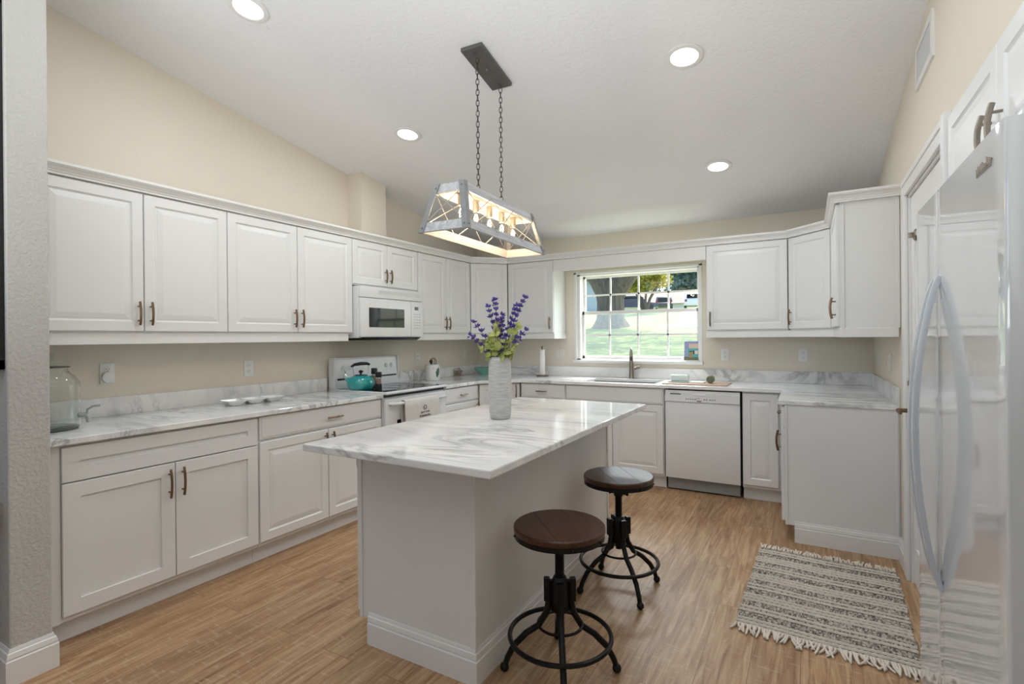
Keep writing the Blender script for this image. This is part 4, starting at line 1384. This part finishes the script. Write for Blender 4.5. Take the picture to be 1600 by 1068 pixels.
def spray(lab, lx, lf, h, n_bl=7, start=.42, seed=1):
    """purple flower spray: lx = lean across the picture, lf = lean in depth"""
    rr = random.Random(seed)
    lx *= 1.27; h = h*1.16+.012
    top = Vector((vx, vy, CZ+.30))+CAMR*lx+CAMF*lf+Vector((0, 0, h))
    p0 = Vector((vx, vy, CZ+.272))+CAMR*lx*.12
    mid = p0.lerp(top, .5)+Vector((0, 0, h*.16))-CAMR*lx*.16
    t_ = thing('flower_spray', lab, 'flower', p0, 0, 'purple flower sprays in the vase')
    P = [p-p0 for p in stalk([p0, mid, top])]
    b = NB(); tube(b, P, [.0032-.0016*i/14 for i in range(15)], 6)
    obj('stem', b, M['stem'], t_, 60)
    b = NB()
    for k in range(n_bl):
        s = start+(1-start)*k/(n_bl-1)
        i = min(13, int(s*14)); c0 = P[i].lerp(P[i+1], s*14-i)
        ax = (P[i+1]-P[i]).normalized()
        for j in range(rr.randint(9, 12)):
            d = Vector((rr.uniform(-1, 1), rr.uniform(-1, 1), rr.uniform(-.5, 1)))
            if d.length < .2: continue
            d = (d.normalized()*.9+ax*.75).normalized()
            petal(b, c0+d*.002, d, rr.uniform(.020, .034)*(1.1-.3*s), rr.uniform(.0042, .0068))
    obj('blossom', b, M['purple'], t_)
spray('purple spray at the far left of the bouquet, upper of two', -.105, .01, .165, 5, .45, 1)
spray('purple spray leaning lowest to the left over the vase', -.118, -.02, .105, 6, .40, 2)
spray('upright purple spray left of the bouquet centre with a tall tip', -.045, .02, .235, 6, .42, 3)
spray('purple spray rising in the bouquet centre, tallest on the left half', -.018, -.01, .262, 7, .42, 4)
spray('purple spray with a wide tuft just right of the bouquet centre', .012, .02, .195, 6, .5, 5)
spray('tallest purple spray leaning to the right edge of the bouquet', .105, .0, .272, 7, .5, 6)
spray('purple spray right of centre standing just below the tallest one', .072, .03, .238, 7, .42, 7)
spray('short purple spray hanging low at the right of the bouquet', .105, -.02, .125, 4, .6, 8)
spray('purple cluster low at the front above the vase mouth', .012, -.04, .085, 4, .25, 9)
def sprig(lab, lx, lf, h, seed, nl=11, big=.023):
    nl += 5; big *= 1.12
    rr = random.Random(seed)
    lx *= 1.22; h *= 1.14
    top = Vector((vx, vy, CZ+.30))+CAMR*lx+CAMF*lf+Vector((0, 0, h))
    p0 = Vector((vx, vy, CZ+.272))+CAMR*lx*.15
    mid = p0.lerp(top, .5)+Vector((0, 0, h*.15))
    t_ = thing('leaf_sprig', lab, 'leaves', p0, 0, 'lime green leaf sprigs in the vase')
    P = [p-p0 for p in stalk([p0, mid, top])]
    b = NB(); tube(b, P, [.0028-.0014*i/14 for i in range(15)], 6); obj('stem', b, M['stem'], t_, 60)
    b = NB()
    for k in range(nl):
        s = .22+.78*k/(nl-1); i = min(13, int(s*14)); c0 = P[i].lerp(P[i+1], s*14-i)
        d = Vector((rr.uniform(-1, 1), rr.uniform(-1, 1), rr.uniform(-.2, .7))).normalized()
        rad = big*rr.uniform(.7, 1.1)*(1.1-.35*s)
        cen = c0+d*(rad+.004)
        nrm = Vector((rr.uniform(-.5, .5), rr.uniform(-1, -.2), rr.uniform(.0, .8))).normalized()
        s1 = (d-nrm*d.dot(nrm)).normalized(); s2 = nrm.cross(s1)
        cv = b.verts.new(cen+nrm*.004)
        rim_ = [b.verts.new(cen+s1*math.cos(a*PI/5)*rad+s2*math.sin(a*PI/5)*rad*.85+nrm*rr.uniform(-.002, .002)) for a in range(10)]
        for a in range(10): b.faces.new((cv, rim_[a], rim_[(a+1) % 10]))
        tube(b, [c0, cen], .001, 4)
    obj('leaf', b, M['lime'], t_, 60)
sprig('lime leaf sprig leaning left, lowest over the vase rim', -.082, -.01, .068, 21, 10, .020)
sprig('lime leaf sprig with large round leaves in the bouquet middle', -.020, -.04, .150, 22, 12, .025)
sprig('lime leaf sprig reaching up behind the centre purple spray', .0, .03, .180, 23, 11, .020)
sprig('lime leaf sprig with one big leaf at the upper right', .080, .0, .170, 24, 10, .022)
sprig('lime leaf sprig low at the front of the bouquet', .020, -.05, .080, 25, 12, .022)
sprig('thin lime leaf sprig drooping at the lower right', .075, -.03, .075, 26, 10, .013)
sprig('small leaf sprig at the lower left above the vase', -.045, -.03, .090, 27, 12, .018)

# ------------------------------------------------------------------ counter objects, left run
# glass drink dispenser
gd = thing('drink_dispenser', 'clear glass drink dispenser jar with spigot beside the entry wall', 'jar', (.30, -4.150, CZ))
b = NB()
out = [(.0, .004), (.106, .004), (.118, .016), (.120, .03), (.120, .205), (.116, .228), (.098, .258), (.076, .275), (.072, .285), (.074, .298), (.074, .318)]
inn = [(r_-.004, z_+.003 if z_ < .02 else z_) for r_, z_ in out[1:]]
lathe(b, out+inn[::-1]+[(.0, .012)], 64, caps=False)
obj('jar_body', b, M['jar'], gd, 40)
b = NB(); lathe(b, [(.078, .300), (.080, .304), (.080, .322), (.070, .330), (.02, .333), (.018, .345), (.022, .352), (.022, .368), (.0, .370)], 40, caps=False); obj('lid', b, M['jarthin'], gd, 40)
b = NB(); tube(b, [(.0795*math.cos(i*PI/20), .0795*math.sin(i*PI/20), .301) for i in range(40)], .0028, 6, True); obj('wire_band', b, simple('grey_wire', L(96, 92, 80), .3, .8), gd, 50)
b = NB(); lathe(b, [(.104, .002), (.112, .004), (.114, .010), (.106, .014), (.0, .014)], 48, caps=True); obj('glass_foot', b, simple('thick_glass_edge', L(96, 106, 100), .1), gd, 40)
b = NB()
for k in range(9): box(b, .121, .1222, -.060, -.030 if k % 2 else -.018, .06+k*.018, .0625+k*.018)
obj('graduation', b, simple('etched_mark', L(190, 190, 176), .5), gd, rotz=R(-20))
sd = Vector((.6, .8, 0)).normalized()
b = NB()
q = lambda r_, z_: (sd.x*r_, sd.y*r_, z_)
tube(b, [q(.112, .065), q(.150, .065)], .012, 12); tube(b, [q(.145, .065), q(.152, .05), q(.153, .028)], .009, 10)
tube(b, [q(.148, .075), q(.150, .090), q(.172, .105), q(.200, .108)], .0055, 8)
obj('spigot', b, simple('clear_grey_spigot', L(176, 180, 180), .12, .3), gd, 40)

# divided white dish
dd = thing('divided_dish', 'white ceramic dish divided into three linked trays on the left counter', 'dish', (.235, -3.06, CZ), R(-4))
b = NB()
for k in (-1, 0, 1):
    y0 = k*.128
    h = .0335; ro, ri = .060, .052
    def sq(r, z, c=.012):
        return [(-r*1.0+c, y0-r, z), (r-c, y0-r, z), (r, y0-r+c, z), (r, y0+r-c, z), (r-c, y0+r, z), (-r+c, y0+r, z), (-r, y0+r-c, z), (-r, y0-r+c, z)]
    rings_ = [sq(.036, 0.001), sq(.064, h), sq(.061, h+.002), sq(.040, .008)]
    rv = [[b.verts.new(p) for p in r_] for r_ in rings_]
    b.faces.new(rv[0][::-1]); b.faces.new(rv[-1])
    for A, B in zip(rv[:-1], rv[1:]):
        for i in range(8): b.faces.new((A[i], A[(i+1) % 8], B[(i+1) % 8], B[i]))
for k in (-.5, .5): box(b, -.05, .05, k*.128-.006, k*.128+.006, .026, .0352, .002, 1)
obj('tray', b, M['ceramic'], dd, 30)

# kettle
kt = thing('kettle', 'teal enamel tea kettle with black handle on the range', 'kettle', (.30, -2.165, .9278), R(0))
b = NB()
lathe(b, [(.0, 0), (.088, 0), (.094, .006), (.108, .035), (.110, .055), (.100, .083), (.078, .104), (.050, .114), (.0, .116)], 40, caps=False)
obj('body', b, M['teal'], kt, 60)
kd = Vector((-.25, -.97, 0)).normalized()
q = lambda r_, z_: (kd.x*r_, kd.y*r_, z_)
b = NB(); tube(b, [q(.085, .060), q(.115, .085), q(.135, .112)], [.024, .018, .014], 14); obj('spout', b, M['teal'], kt, 60)
b = NB(); tube(b, [q(.128, .104), q(.140, .122), q(.137, .130)], [.016, .016, .010], 12); box(b, -.004, .004, -.003, .003, 0, .045, .001, 1, mat=Matrix.Translation(Vector(q(.128, .122))) @ Matrix.Rotation(R(25), 4, 'X')); obj('spout_cap', b, M['chrome'], kt, 40)
b = NB(); lathe(b, [(.050, .113), (.048, .119), (.0, .122)], 28, caps=False); ld = obj('lid', b, M['black'], kt, 50)
b = NB(); lathe(b, [(.008, .120), (.007, .132), (.018, .140), (.019, .148), (.010, .155), (.0, .156)], 18, caps=False); obj('knob', b, M['blackpl'], ld, 50)
b = NB()
for s in (-1, 1):
    tube(b, [q(s*.060, .106), q(s*.066, .145), q(s*.070, .182), q(s*.060, .200)], .0035, 8)
obj('handle_bracket', b, M['chrome'], kt, 50)
b = NB(); tube(b, [q(.085, .188), q(.055, .203), q(0, .209), q(-.055, .208), q(-.080, .199)], [.008, .012, .014, .012, .009], 12); obj('handle', b, M['blackpl'], kt, 50)

# pepper mills beside the kettle
def mill(loc, lab, h):
    t_ = thing('spice_grinder', lab, 'grinder', loc, 0, 'spice grinders on the range')
    b = NB(); lathe(b, [(.0, 0), (.026, 0), (.027, .004), (.026, h*.33), (.022, h*.36)], 20, caps=False); obj('base', b, M['blackpl'], t_, 40)
    b = NB(); lathe(b, [(.021, h*.35), (.021, h*.62), (.0205, h*.63)], 20); obj('glass_chamber', b, simple('pepper_chamber', L(132, 108, 92), .2), t_, 40)
    b = NB(); lathe(b, [(.0225, h*.62), (.0225, h*.70)], 20); obj('band', b, M['chrome'], t_, 40)
    b = NB(); lathe(b, [(.024, h*.70), (.026, h*.72), (.026, h*.96), (.022, h), (.0, h)], 20, caps=False); obj('cap', b, M['blackpl'], t_, 40)
mill((.475, -2.145, .9278), 'black capped spice grinder in front at the right of the kettle', .145)
mill((.30, -2.015, .9278), 'black capped spice grinder half hidden behind the kettle', .165)

# utensil crock and whisk
cr = thing('utensil_crock', 'white ceramic utensil crock with a green leaf on its front', 'crock', (.165, -1.075, CZ))
b = NB(); lathe(b, [(.0, 0), (.070, 0), (.075, .006), (.076, .015), (.076, .148), (.073, .152), (.0745, .158), (.071, .162), (.068, .158), (.067, .02), (.0, .02)], 44, caps=False); obj('pot', b, M['ceramic'], cr, 40)
b = NB()
la = math.atan2(-.45, .9)
def onpot(a, z, r_=.0768): return Vector((r_*math.cos(la+a), r_*math.sin(la+a), z))
outl = [(-.10, .035), (-.25, .05), (-.22, .07), (-.30, .085), (-.16, .098), (-.14, .112), (.02, .118), (.20, .140), (.22, .122), (.40, .118), (.30, .10), (.38, .085), (.24, .075), (.26, .058), (.08, .048), (.0, .030)]
cv = b.verts.new(onpot(.03, .085, .0772)); rv = [b.verts.new(onpot(a+.28, z)) for a, z in outl]
cv.co = onpot(.03+.28, .085, .0775)
for i in range(len(rv)): b.faces.new((cv, rv[i], rv[(i+1) % len(rv)]))
dv = [b.verts.new(onpot(-.32+.05*math.cos(a*PI/4), .126+.004*math.sin(a*PI/4))) for a in range(8)]; b.faces.new(dv)
obj('leaf_print', b, M['leafprint'], cr)
wk = thing('whisk', 'brown wire whisk standing in the white crock', 'whisk', (.165, -1.075, CZ+.03))
b = NB()
for k in range(5):
    a = k*PI/5
    pts = []
    for i in range(17):
        s = i/16*PI
        r_ = .034*math.sin(s)**.8 if 0 < s < PI else 0
        pts.append((r_*math.cos(a)*(1 if True else 1), .012+r_*math.sin(a), .10+.108*math.sin(s/2)*1.0))
    p1 = [(.032*math.sin(PI*i/8*.5+0)*math.cos(a), .012+.032*math.sin(PI*i/8*.5)*math.sin(a), .085+.075*i/8) for i in range(9)]
    top_ = [(.032*math.cos(PI*i/8)*math.cos(a), .012+.032*math.cos(PI*i/8)*math.sin(a), .160+.036*math.sin(PI*i/8)) for i in range(1, 8)]
    p2 = [(-x, .024-y, z) for x, y, z in p1[::-1]]
    tube(b, p1+top_+p2, .0018, 5)
obj('wire_loop', b, M['brown'], wk, 50)
b = NB(); tube(b, [(0, .012, .0), (0, .012, .09)], .006, 8); obj('grip', b, M['brown'], wk, 50)
sp_ = NB(); tube(sp_, [(.0, 0, .0), (.006, -.012, .10), (.010, -.022, .155)], [.005, .005, .006], 8); ball(sp_, (.012, -.026, .170), .017, 12, 8, sz=1.2)
tag(obj('wooden_spoon', sp_, M['stoolwood'], None, 50, loc=(.172, -1.095, CZ+.022)), 'dark wooden spoon leaning in the crock beside the whisk', 'spoon')

# small openwork ornament
orn = NB()
rr = random.Random(9)
for k in range(5):
    y0 = k*.028
    tube(orn, [(0, y0+.010*math.sin(a*.55+k), .008+.085*(a/12)*(1 if k % 2 else .9)) for a in range(13)], .0032, 6)
    tube(orn, [(0, y0+.012+.011*math.cos(a*PI/6), .035+.022*math.sin(a*PI/6)) for a in range(12)], .003, 6, True)
tube(orn, [(0, -.012, .004), (0, .175, .004)], .004, 6)
tube(orn, [(0, .12, .004), (0, .135, .03), (0, .150, .05), (0, .142, .06)], .004, 6)
tag(obj('ornament', orn, M['beige'], None, 50, loc=(.045, -.545, CZ), rotz=R(0)), 'small beige openwork ornament against the backsplash right of the crock', 'ornament')

# bowl
b = NB(); lathe(b, [(.0, 0), (.040, 0), (.042, .006), (.070, .035), (.108, .075), (.114, .084), (.110, .085), (.066, .040), (.0, .012)], 40, caps=False)
tag(obj('bowl', b, M['tealbowl'], None, 60, loc=(.235, -.235, CZ)), 'sea green flared bowl in the back corner behind the vase', 'bowl')

# paper towel holder
pt = thing('paper_towel_holder', 'paper towel holder with a slim white roll left of the window', 'paper towels', (.955, -.175, CZ))
b = NB(); lathe(b, [(.0, 0), (.066, 0), (.068, .004), (.068, .011), (.064, .014), (.0, .014)], 36, caps=False); obj('base', b, M['nickel'], pt, 40)
b = NB(); tube(b, [(0, 0, .01), (0, 0, .31)], .0055, 10); tube(b, [(0, 0, .30), (-.006, 0, .318), (.006, 0, .326)], .006, 8); obj('post', b, M['bronze'], pt, 50)
b = NB(); lathe(b, [(.010, .016), (.030, .016), (.0305, .018), (.0305, .288), (.030, .290), (.010, .290)], 32, caps=False); obj('roll', b, M['paper'], pt, 40)

# ------------------------------------------------------------------ counter objects by the window
b = NB(); box(b, 2.335, 2.872, -.565, -.255, CZ, CZ+.008, .002, 1)
tag(obj('drying_mat', b, M['tan']), 'tan drying board lying on the counter right of the sink', 'board')
bd = thing('butter_dish', 'pale glass butter dish on the tan board right of the sink', 'dish', (2.455, -.395, CZ+.008))
M['paleglass'] = simple('pale_aqua_glass', L(214, 230, 228), .12, coat=.4)
b = NB(); box(b, -.095, .095, -.055, .055, 0, .010, .004, 2); obj('tray', b, M['paleglass'], bd, 40)
b = NB(); box(b, -.078, .078, -.042, .042, .010, .068, .016, 3); obj('lid', b, M['paleglass'], bd, 40)
b = NB(); box(b, 2.545, 2.665, -.47, -.33, CZ+.008, CZ+.018, .003, 1); 
tag(obj('folded_cloth', b, M['paper'], None, 40), 'folded white cloth between the butter dish and the round jar', 'cloth')
rj = thing('round_jar', 'small sage green round jar standing on the tan board', 'jar', (2.715, -.395, CZ+.008))
b = NB(); lathe(b, [(.0, -.022), (.030, -.022), (.034, -.018), (.034, .016), (.0, .018)], 28, (0, 0, .0342), axis='y', caps=False); obj('body', b, M['greenjar'], rj, 40)
b = NB(); lathe(b, [(.033, -.022), (.030, -.028), (.0, -.029)], 28, (0, 0, .0342), axis='y', caps=False); obj('lid', b, M['greenlid'], rj, 40)
# painted tile leaning on the window sill
tl = thing('picture_tile', 'painted tile of a teal cottage leaning at the right of the window sill', 'picture', (2.492, .035, WZ0+.019))
tlm = Matrix.Rotation(R(-9), 4, 'X')
b = NB(); box(b, -.088, .088, -.004, .004, 0, .196, .004, 2, mat=tlm); obj('tile', b, simple('lavender_glaze', L(150, 152, 196), .35, var=.16, scale=90), tl)
def decal(x0, x1, z0, z1, col, name, y=-.0055, var=.08):
    b = NB(); box(b, x0, x1, y, y+.002, z0, z1, 0, mat=tlm); return (b, simple(name, col, .4, var=var, scale=90))
for (a, nm) in ((decal(-.088, .088, .0, .045, L(112, 112, 84), 'painted_grass', -.0056, .25), 'painted_grass'), (decal(-.055, .062, .040, .128, L(84, 172, 172), 'painted_walls', -.0060, .06), 'painted_wall'),
                (decal(-.045, .055, .126, .172, L(214, 190, 174), 'painted_roof', -.0062, .06), 'painted_roof'), (decal(-.040, -.008, .036, .096, L(168, 136, 92), 'painted_door', -.0068), 'painted_door'),
                (decal(.010, .044, .070, .104, L(222, 212, 206), 'painted_window', -.0068), 'painted_window')):
    obj(nm, a[0], a[1], tl)
b = NB(); box(b, -.002, .010, -.0070, -.0055, .068, .106, 0, mat=tlm); box(b, .044, .056, -.0070, -.0055, .068, .106, 0, mat=tlm); box(b, -.042, -.006, -.0075, -.0055, .092, .100, 0, mat=tlm); obj('painted_shutter', b, M['blackpl'], tl)

# ------------------------------------------------------------------ things on the living side of the entry partition
pf = thing('wall_frame', 'tall black frame on the shaded wall at the far left edge', 'frame', (.40, YE-.13, 1.23))
b = NB(); 
for (x0, x1, z0, z1) in ((-.35, .33, 0, .04), (-.35, .33, 1.43, 1.47), (-.35, -.31, 0, 1.47), (.29, .33, 0, 1.47)): box(b, x0, x1, -.03, 0, z0, z1, .003, 1)
obj('frame', b, M['blackpl'], pf)
b = NB(); box(b, -.33, .31, -.018, -.008, .02, 1.45); obj('pane', b, M['blackgl'], pf)
ctb = thing('console_table', 'black console table edge at the far left below the frame', 'table', (.30, YE-.30, 0))
b = NB(); box(b, -.45, .42, -.13, .13, .685, .715, .006, 2); obj('top', b, M['blackpl'], ctb, 40)
for sx in (-.42, .36):
    for sy in (-.11, .09):
        b = NB(); box(b, sx, sx+.02, sy, sy+.02, 0, .685); obj('leg', b, M['blackpl'], ctb)

# ------------------------------------------------------------------ outdoors
def GZ(y):
    pts = [(-1, -.1), (.3, -.1), (2, .06), (8, .80), (16, 1.76), (24, 2.68), (34, 3.40), (50, 4.05), (75, 5.0), (140, 7.0)]
    for (a, za), (c_, zc_) in zip(pts[:-1], pts[1:]):
        if y <= c_: return za+(zc_-za)*(y-a)/(c_-a)
    return pts[-1][1]
b = NB()
ys = [.2, 1, 2, 4, 6, 8, 10, 12, 14, 16, 18, 20, 22, 24, 27, 30, 34, 38, 42, 46, 50, 56, 62, 75, 100, 140]
xs = [-90+k*5 for k in range(25)]
gv = [[b.verts.new((x, y, GZ(y))) for x in xs] for y in ys]
for j in range(len(ys)-1):
    for i in range(len(xs)-1): b.faces.new((gv[j][i], gv[j][i+1], gv[j+1][i+1], gv[j+1][i]))
mt, t, bb_, oo_ = newmat('lawn_grass')
tcx = node(t, 'ShaderNodeTexCoord'); n1 = node(t, 'ShaderNodeTexNoise', Scale=.5, Detail=5.0, Roughness=.7); n2 = node(t, 'ShaderNodeTexNoise', Scale=14.0, Detail=4.0)
t.links.new(tcx.outputs['Object'], n1.inputs['Vector']); t.links.new(tcx.outputs['Object'], n2.inputs['Vector'])
r1 = ramp(t, [(.3, L(128, 148, 88)), (.7, L(196, 204, 120))]); r2 = ramp(t, [(.3, (.62, .62, .62, 1)), (.7, (1.1, 1.1, 1.1, 1))])
t.links.new(n1.outputs[0], r1.inputs[0]); t.links.new(n2.outputs[0], r2.inputs[0])
mm_ = node(t, 'ShaderNodeMix', data_type='RGBA', blend_type='MULTIPLY'); mm_.inputs[0].default_value = 1
t.links.new(r1.outputs[0], mm_.inputs[6]); t.links.new(r2.outputs[0], mm_.inputs[7]); t.links.new(mm_.outputs[2], bb_.inputs['Base Color']); bb_.inputs['Roughness'].default_value = .95
struct('ground', b, mt)
M['concrete'] = simple('pale_concrete', L(214, 210, 204), .9, var=.05, scale=2)
def strip(name, y0, y1, x0, x1, lift, mat, n=14, xoff=lambda y: 0):
    b = NB()
    rows = []
    for j in range(n+1):
        y = y0+(y1-y0)*j/n
        rows.append([b.verts.new((x+xoff(y), y, GZ(y)+lift)) for x in (x0, x1)]+[b.verts.new((x+xoff(y), y, GZ(y)-.3)) for x in (x1, x0)])
    for A, B in zip(rows[:-1], rows[1:]):
        for k in range(4): b.faces.new((A[k], B[k], B[(k+1) % 4], A[(k+1) % 4]))
    b.faces.new(rows[0]); b.faces.new(rows[-1][::-1])
    return struct(name, b, mat)
strip('street', 41, 47, -80, 25, .03, simple('asphalt', L(176, 174, 172), .9, var=.04, scale=2), 6)
strip('driveway', 15, 41, -1.0, 3.2, .03, M['concrete'], 14, lambda y: -(y-15)*.165)

M['bark'] = wood_mat('grey_bark', L(74, 66, 62), L(128, 118, 110), .35, .95, 2)
M['oakleaf'] = leafy('oak_leaves', L(58, 78, 62), L(110, 132, 100), .8, .25)
M['darkleaf'] = leafy('far_leaves', L(70, 96, 92), L(128, 152, 140), .5, .25)
M['yleaf'] = leafy('yellow_green_leaves', L(134, 146, 62), L(214, 190, 72), .7, .35)

def leaves(bm, c, rad, n, size, seed, flat=1.0):
    rr = random.Random(seed)
    for _ in range(n):
        while True:
            d = Vector((rr.uniform(-1, 1), rr.uniform(-1, 1), rr.uniform(-1, 1)))
            if .02 < d.length <= 1: break
        d = d.normalized()*d.length**.5
        p = Vector(c)+Vector((d.x*rad[0], d.y*rad[1], d.z*rad[2]))
        a = Vector((rr.uniform(-1, 1), rr.uniform(-1, 1), rr.uniform(-1, 1))).normalized()
        s = a.orthogonal().normalized(); u = a.cross(s)
        z = size*rr.uniform(.6, 1.3)
        vsx = [bm.verts.new(p+s*z), bm.verts.new(p+u*z*.5), bm.verts.new(p-s*z), bm.verts.new(p-u*z*.5)]
        bm.faces.new(vsx)
# big oak
ok = thing('oak_tree', 'large dark forked oak tree on the lawn outside the window', 'tree', (-3.82, 16.0, GZ(16)-.05))
b = NB()
def limb(P, Rr, n=10): tube(b, P, Rr, n)
limb([(0, 0, -.1), (0, 0, .12), (-.02, 0, .40), (-.02, 0, 1.1), (-.05, 0, 1.5), (-.08, 0, 1.95)], [.95, .78, .60, .57, .60, .70], 14)
limb([(-.15, 0, 1.6), (-.55, .1, 2.2), (-1.15, .3, 2.9), (-2.0, .8, 4.0), (-2.8, 1.0, 5.6)], [.55, .48, .42, .32, .2])
limb([(.15, 0, 1.55), (.55, -.05, 2.0), (1.05, -.1, 2.55), (1.8, -.2, 3.5), (2.5, -.3, 5.0)], [.52, .45, .38, .3, .2])
limb([(-.1, .1, 1.7), (-.25, .4, 2.6), (-.1, .9, 4.0), (.2, 1.2, 6.0)], [.5, .4, .32, .2])
limb([(-.55, .1, 2.2), (-1.0, -.3, 2.5), (-1.8, -.6, 2.75), (-2.8, -.7, 3.2)], [.3, .26, .2, .13])
obj('trunk', b, M['bark'], ok, 60)
b = NB()
for k, (cx_, cy_2, cz_, r_) in enumerate(((-2.2, .5, 6.2, 2.6), (.8, .2, 7.0, 2.8), (2.6, -.4, 6.0, 2.2), (-.5, 1.8, 7.6, 2.8), (0, -1.8, 6.4, 2.4), (-3.2, -.6, 4.6, 1.3), (-1.6, -.2, 3.6, .9), (-1.5, -4.0, 7.2, 2.8), (2.2, -4.2, 7.4, 2.8), (4.8, -3.6, 7.0, 2.5), (-.2, -6.6, 7.6, 2.6), (3.6, -6.4, 7.6, 2.5), (5.5, -1.5, 6.6, 2.2))):
    leaves(b, (cx_, cy_2, cz_), (r_, r_, r_*.62), int(950*(r_/2.5)**2), .16, 40+k)
obj('foliage', b, M['oakleaf'], ok)
# flowering shrub-tree
def small_tree(name, lab, loc, w, h, mat, seed, stems=6, size=.11, n=2600, cat='tree', group=None, lo=.55):
    t_ = thing(name, lab, cat, loc, 0, group)
    rr = random.Random(seed)
    b = NB()
    for k in range(stems):
        a = 2*PI*k/stems+rr.uniform(-.3, .3)
        ex, ey = math.cos(a)*w*.33, math.sin(a)*w*.33
        tube(b, [(ex*.06, ey*.06, -.15), (ex*.3, ey*.3, h*.28), (ex*.75, ey*.75, h*.55), (ex, ey, h*.75)], [.07*h/2.4, .055*h/2.4, .04*h/2.4, .02], 6)
    obj('trunk', b, M['bark'], t_, 60)
    b = NB()
    for k in range(9):
        a = rr.uniform(0, 2*PI); r_ = rr.uniform(0, w*.30)
        leaves(b, (math.cos(a)*r_, math.sin(a)*r_, h*rr.uniform(lo, .82)), (w*.24, w*.24, h*.17), n//9, size, seed*10+k)
    obj('foliage', b, mat, t_)
small_tree('ornamental_tree', 'yellow-green spreading tree on the lawn right of the oak', (-4.55, 24, GZ(24)), 3.1, 2.75, M['yleaf'], 3, 7, .10, 4200)
TR = [(-11.5, 74, 7, 10), (-19.5, 75, 7, 11), (-27.5, 74, 7, 10), (-35.5, 75, 7, 11), (-4, 75, 7, 10), (-15.5, 90, 8, 15), (-25, 91, 8, 16), (-6.5, 90, 8, 15), (-34.5, 91, 8, 15)]
for i, (x, y, w, h) in enumerate(TR):
    small_tree('background_tree', 'dark blue-green leafy tree in the distant tree line beyond the street', (x, y, GZ(y)), w, h, M['darkleaf'], 50+i, 4, .42, 2300, 'tree', 'trees beyond the street', .30)
# neighbouring house
hs = thing('house', 'blue-grey neighbouring house with dark roof left of the oak', 'house', (-14.6, 36, GZ(36)-.1))
M['siding'] = simple('blue_grey_siding', L(150, 164, 182), .8, var=.03); M['roof'] = simple('dark_shingle', L(120, 122, 128), .9, var=.1, scale=8)
b = NB(); box(b, -5, 2.2, -1.2, 6, 0, 2.9); obj('wall', b, M['siding'], hs)
b = NB(); prism(b, [(-1.9, 2.75), (2.4, 4.9), (6.7, 2.75), (6.7, 2.6), (-1.9, 2.6)], -5.5, 2.8, 'x'); obj('roof', b, M['roof'], hs)
for x0 in (-.2, 1.2):
    b = NB(); box(b, x0, x0+.18, -1.26, -1.2, 0, 2.6); obj('white_post', b, M['trim'], hs)
b = NB(); box(b, .2, 1.0, -1.25, -1.2, .9, 2.0); obj('window', b, M['blackgl'], hs)
# second house far across the street, white garage
h2 = thing('house', 'low white house across the street behind the parked cars', 'house', (-12.0, 58, GZ(58)-1.3))
b = NB(); box(b, -5, 5, 0, 7, 0, 2.3); obj('wall', b, simple('white_siding', L(226, 226, 224), .8), h2)
b = NB(); prism(b, [(-.6, 2.2), (3.5, 4.0), (7.6, 2.2)], -5.6, 5.6, 'x'); obj('roof', b, simple('tan_roof', L(166, 150, 138), .9), h2)
# parked cars
def car(name, lab, loc, rot, col, suv=True):
    t_ = thing(name, lab, 'car', loc, rot)
    hh = 1.0 if suv else .82
    b = NB()
    prof_c = [(-2.2, .35), (-2.25, .75), (-2.15, hh), (-1.85, hh+.04), (-1.55, hh+.62), (-1.3, hh+.70), (.2, hh+.70), (.6, hh+.62), (1.1, hh+.04), (2.1, hh-.06), (2.25, .7), (2.2, .35)]
    for sgn in (-1, 1): pass
    vA = []; 
    secs = [(-.90, .93), (-.80, 1.0), (.80, 1.0), (.90, .93)]
    rows = []
    for y, k in secs:
        rows.append([b.verts.new((x*(.985 if abs(y) > .85 else 1), y*(.84 if z > hh+.1 else 1), z if k == 1 else z*.985+.005)) for x, z in prof_c])
    for A, B in zip(rows[:-1], rows[1:]):
        for i in range(len(prof_c)): b.faces.new((A[i], A[(i+1) % len(prof_c)], B[(i+1) % len(prof_c)], B[i]))
    b.faces.new(rows[0][::-1]); b.faces.new(rows[-1])
    obj('body', b, simple(name+'_paint', col, .25), t_, 40)
    b = NB()
    box(b, -1.86, -1.60, -.62, .62, hh+.12, hh+.52); 
    for s in (-1, 1): box(b, -1.3, .75, s*.80-.02, s*.80+.02, hh+.10, hh+.54)
    obj('window', b, M['blackgl'], t_)
    for x in (-1.4, 1.4):
        for s in (-1, 1):
            b = NB(); lathe(b, [(.0, -.1), (.34, -.1), (.34, .1), (.0, .1)], 20, (x, s*.80, .34), axis='y', caps=False); obj('wheel', b, M['blackpl'], t_, 40)
    b = NB()
    for s in (-1, 1): box(b, -2.26, -2.15, s*.70-.1, s*.70+.1, .75, .98)
    obj('tail_light', b, simple('red_lens', L(150, 40, 36), .3), t_)
car('suv', 'white SUV parked across the street at the right of the window', (-6.95, 51.5, GZ(51.5)), R(100), L(232, 232, 234))
car('sedan', 'dark sedan parked across the street left of the white SUV', (-10.4, 53, GZ(53)), R(104), L(64, 68, 80), False)
car('sedan', 'dark car on the street behind the yellow-green tree', (-11.6, 46, GZ(46)), R(20), L(70, 72, 78), False)
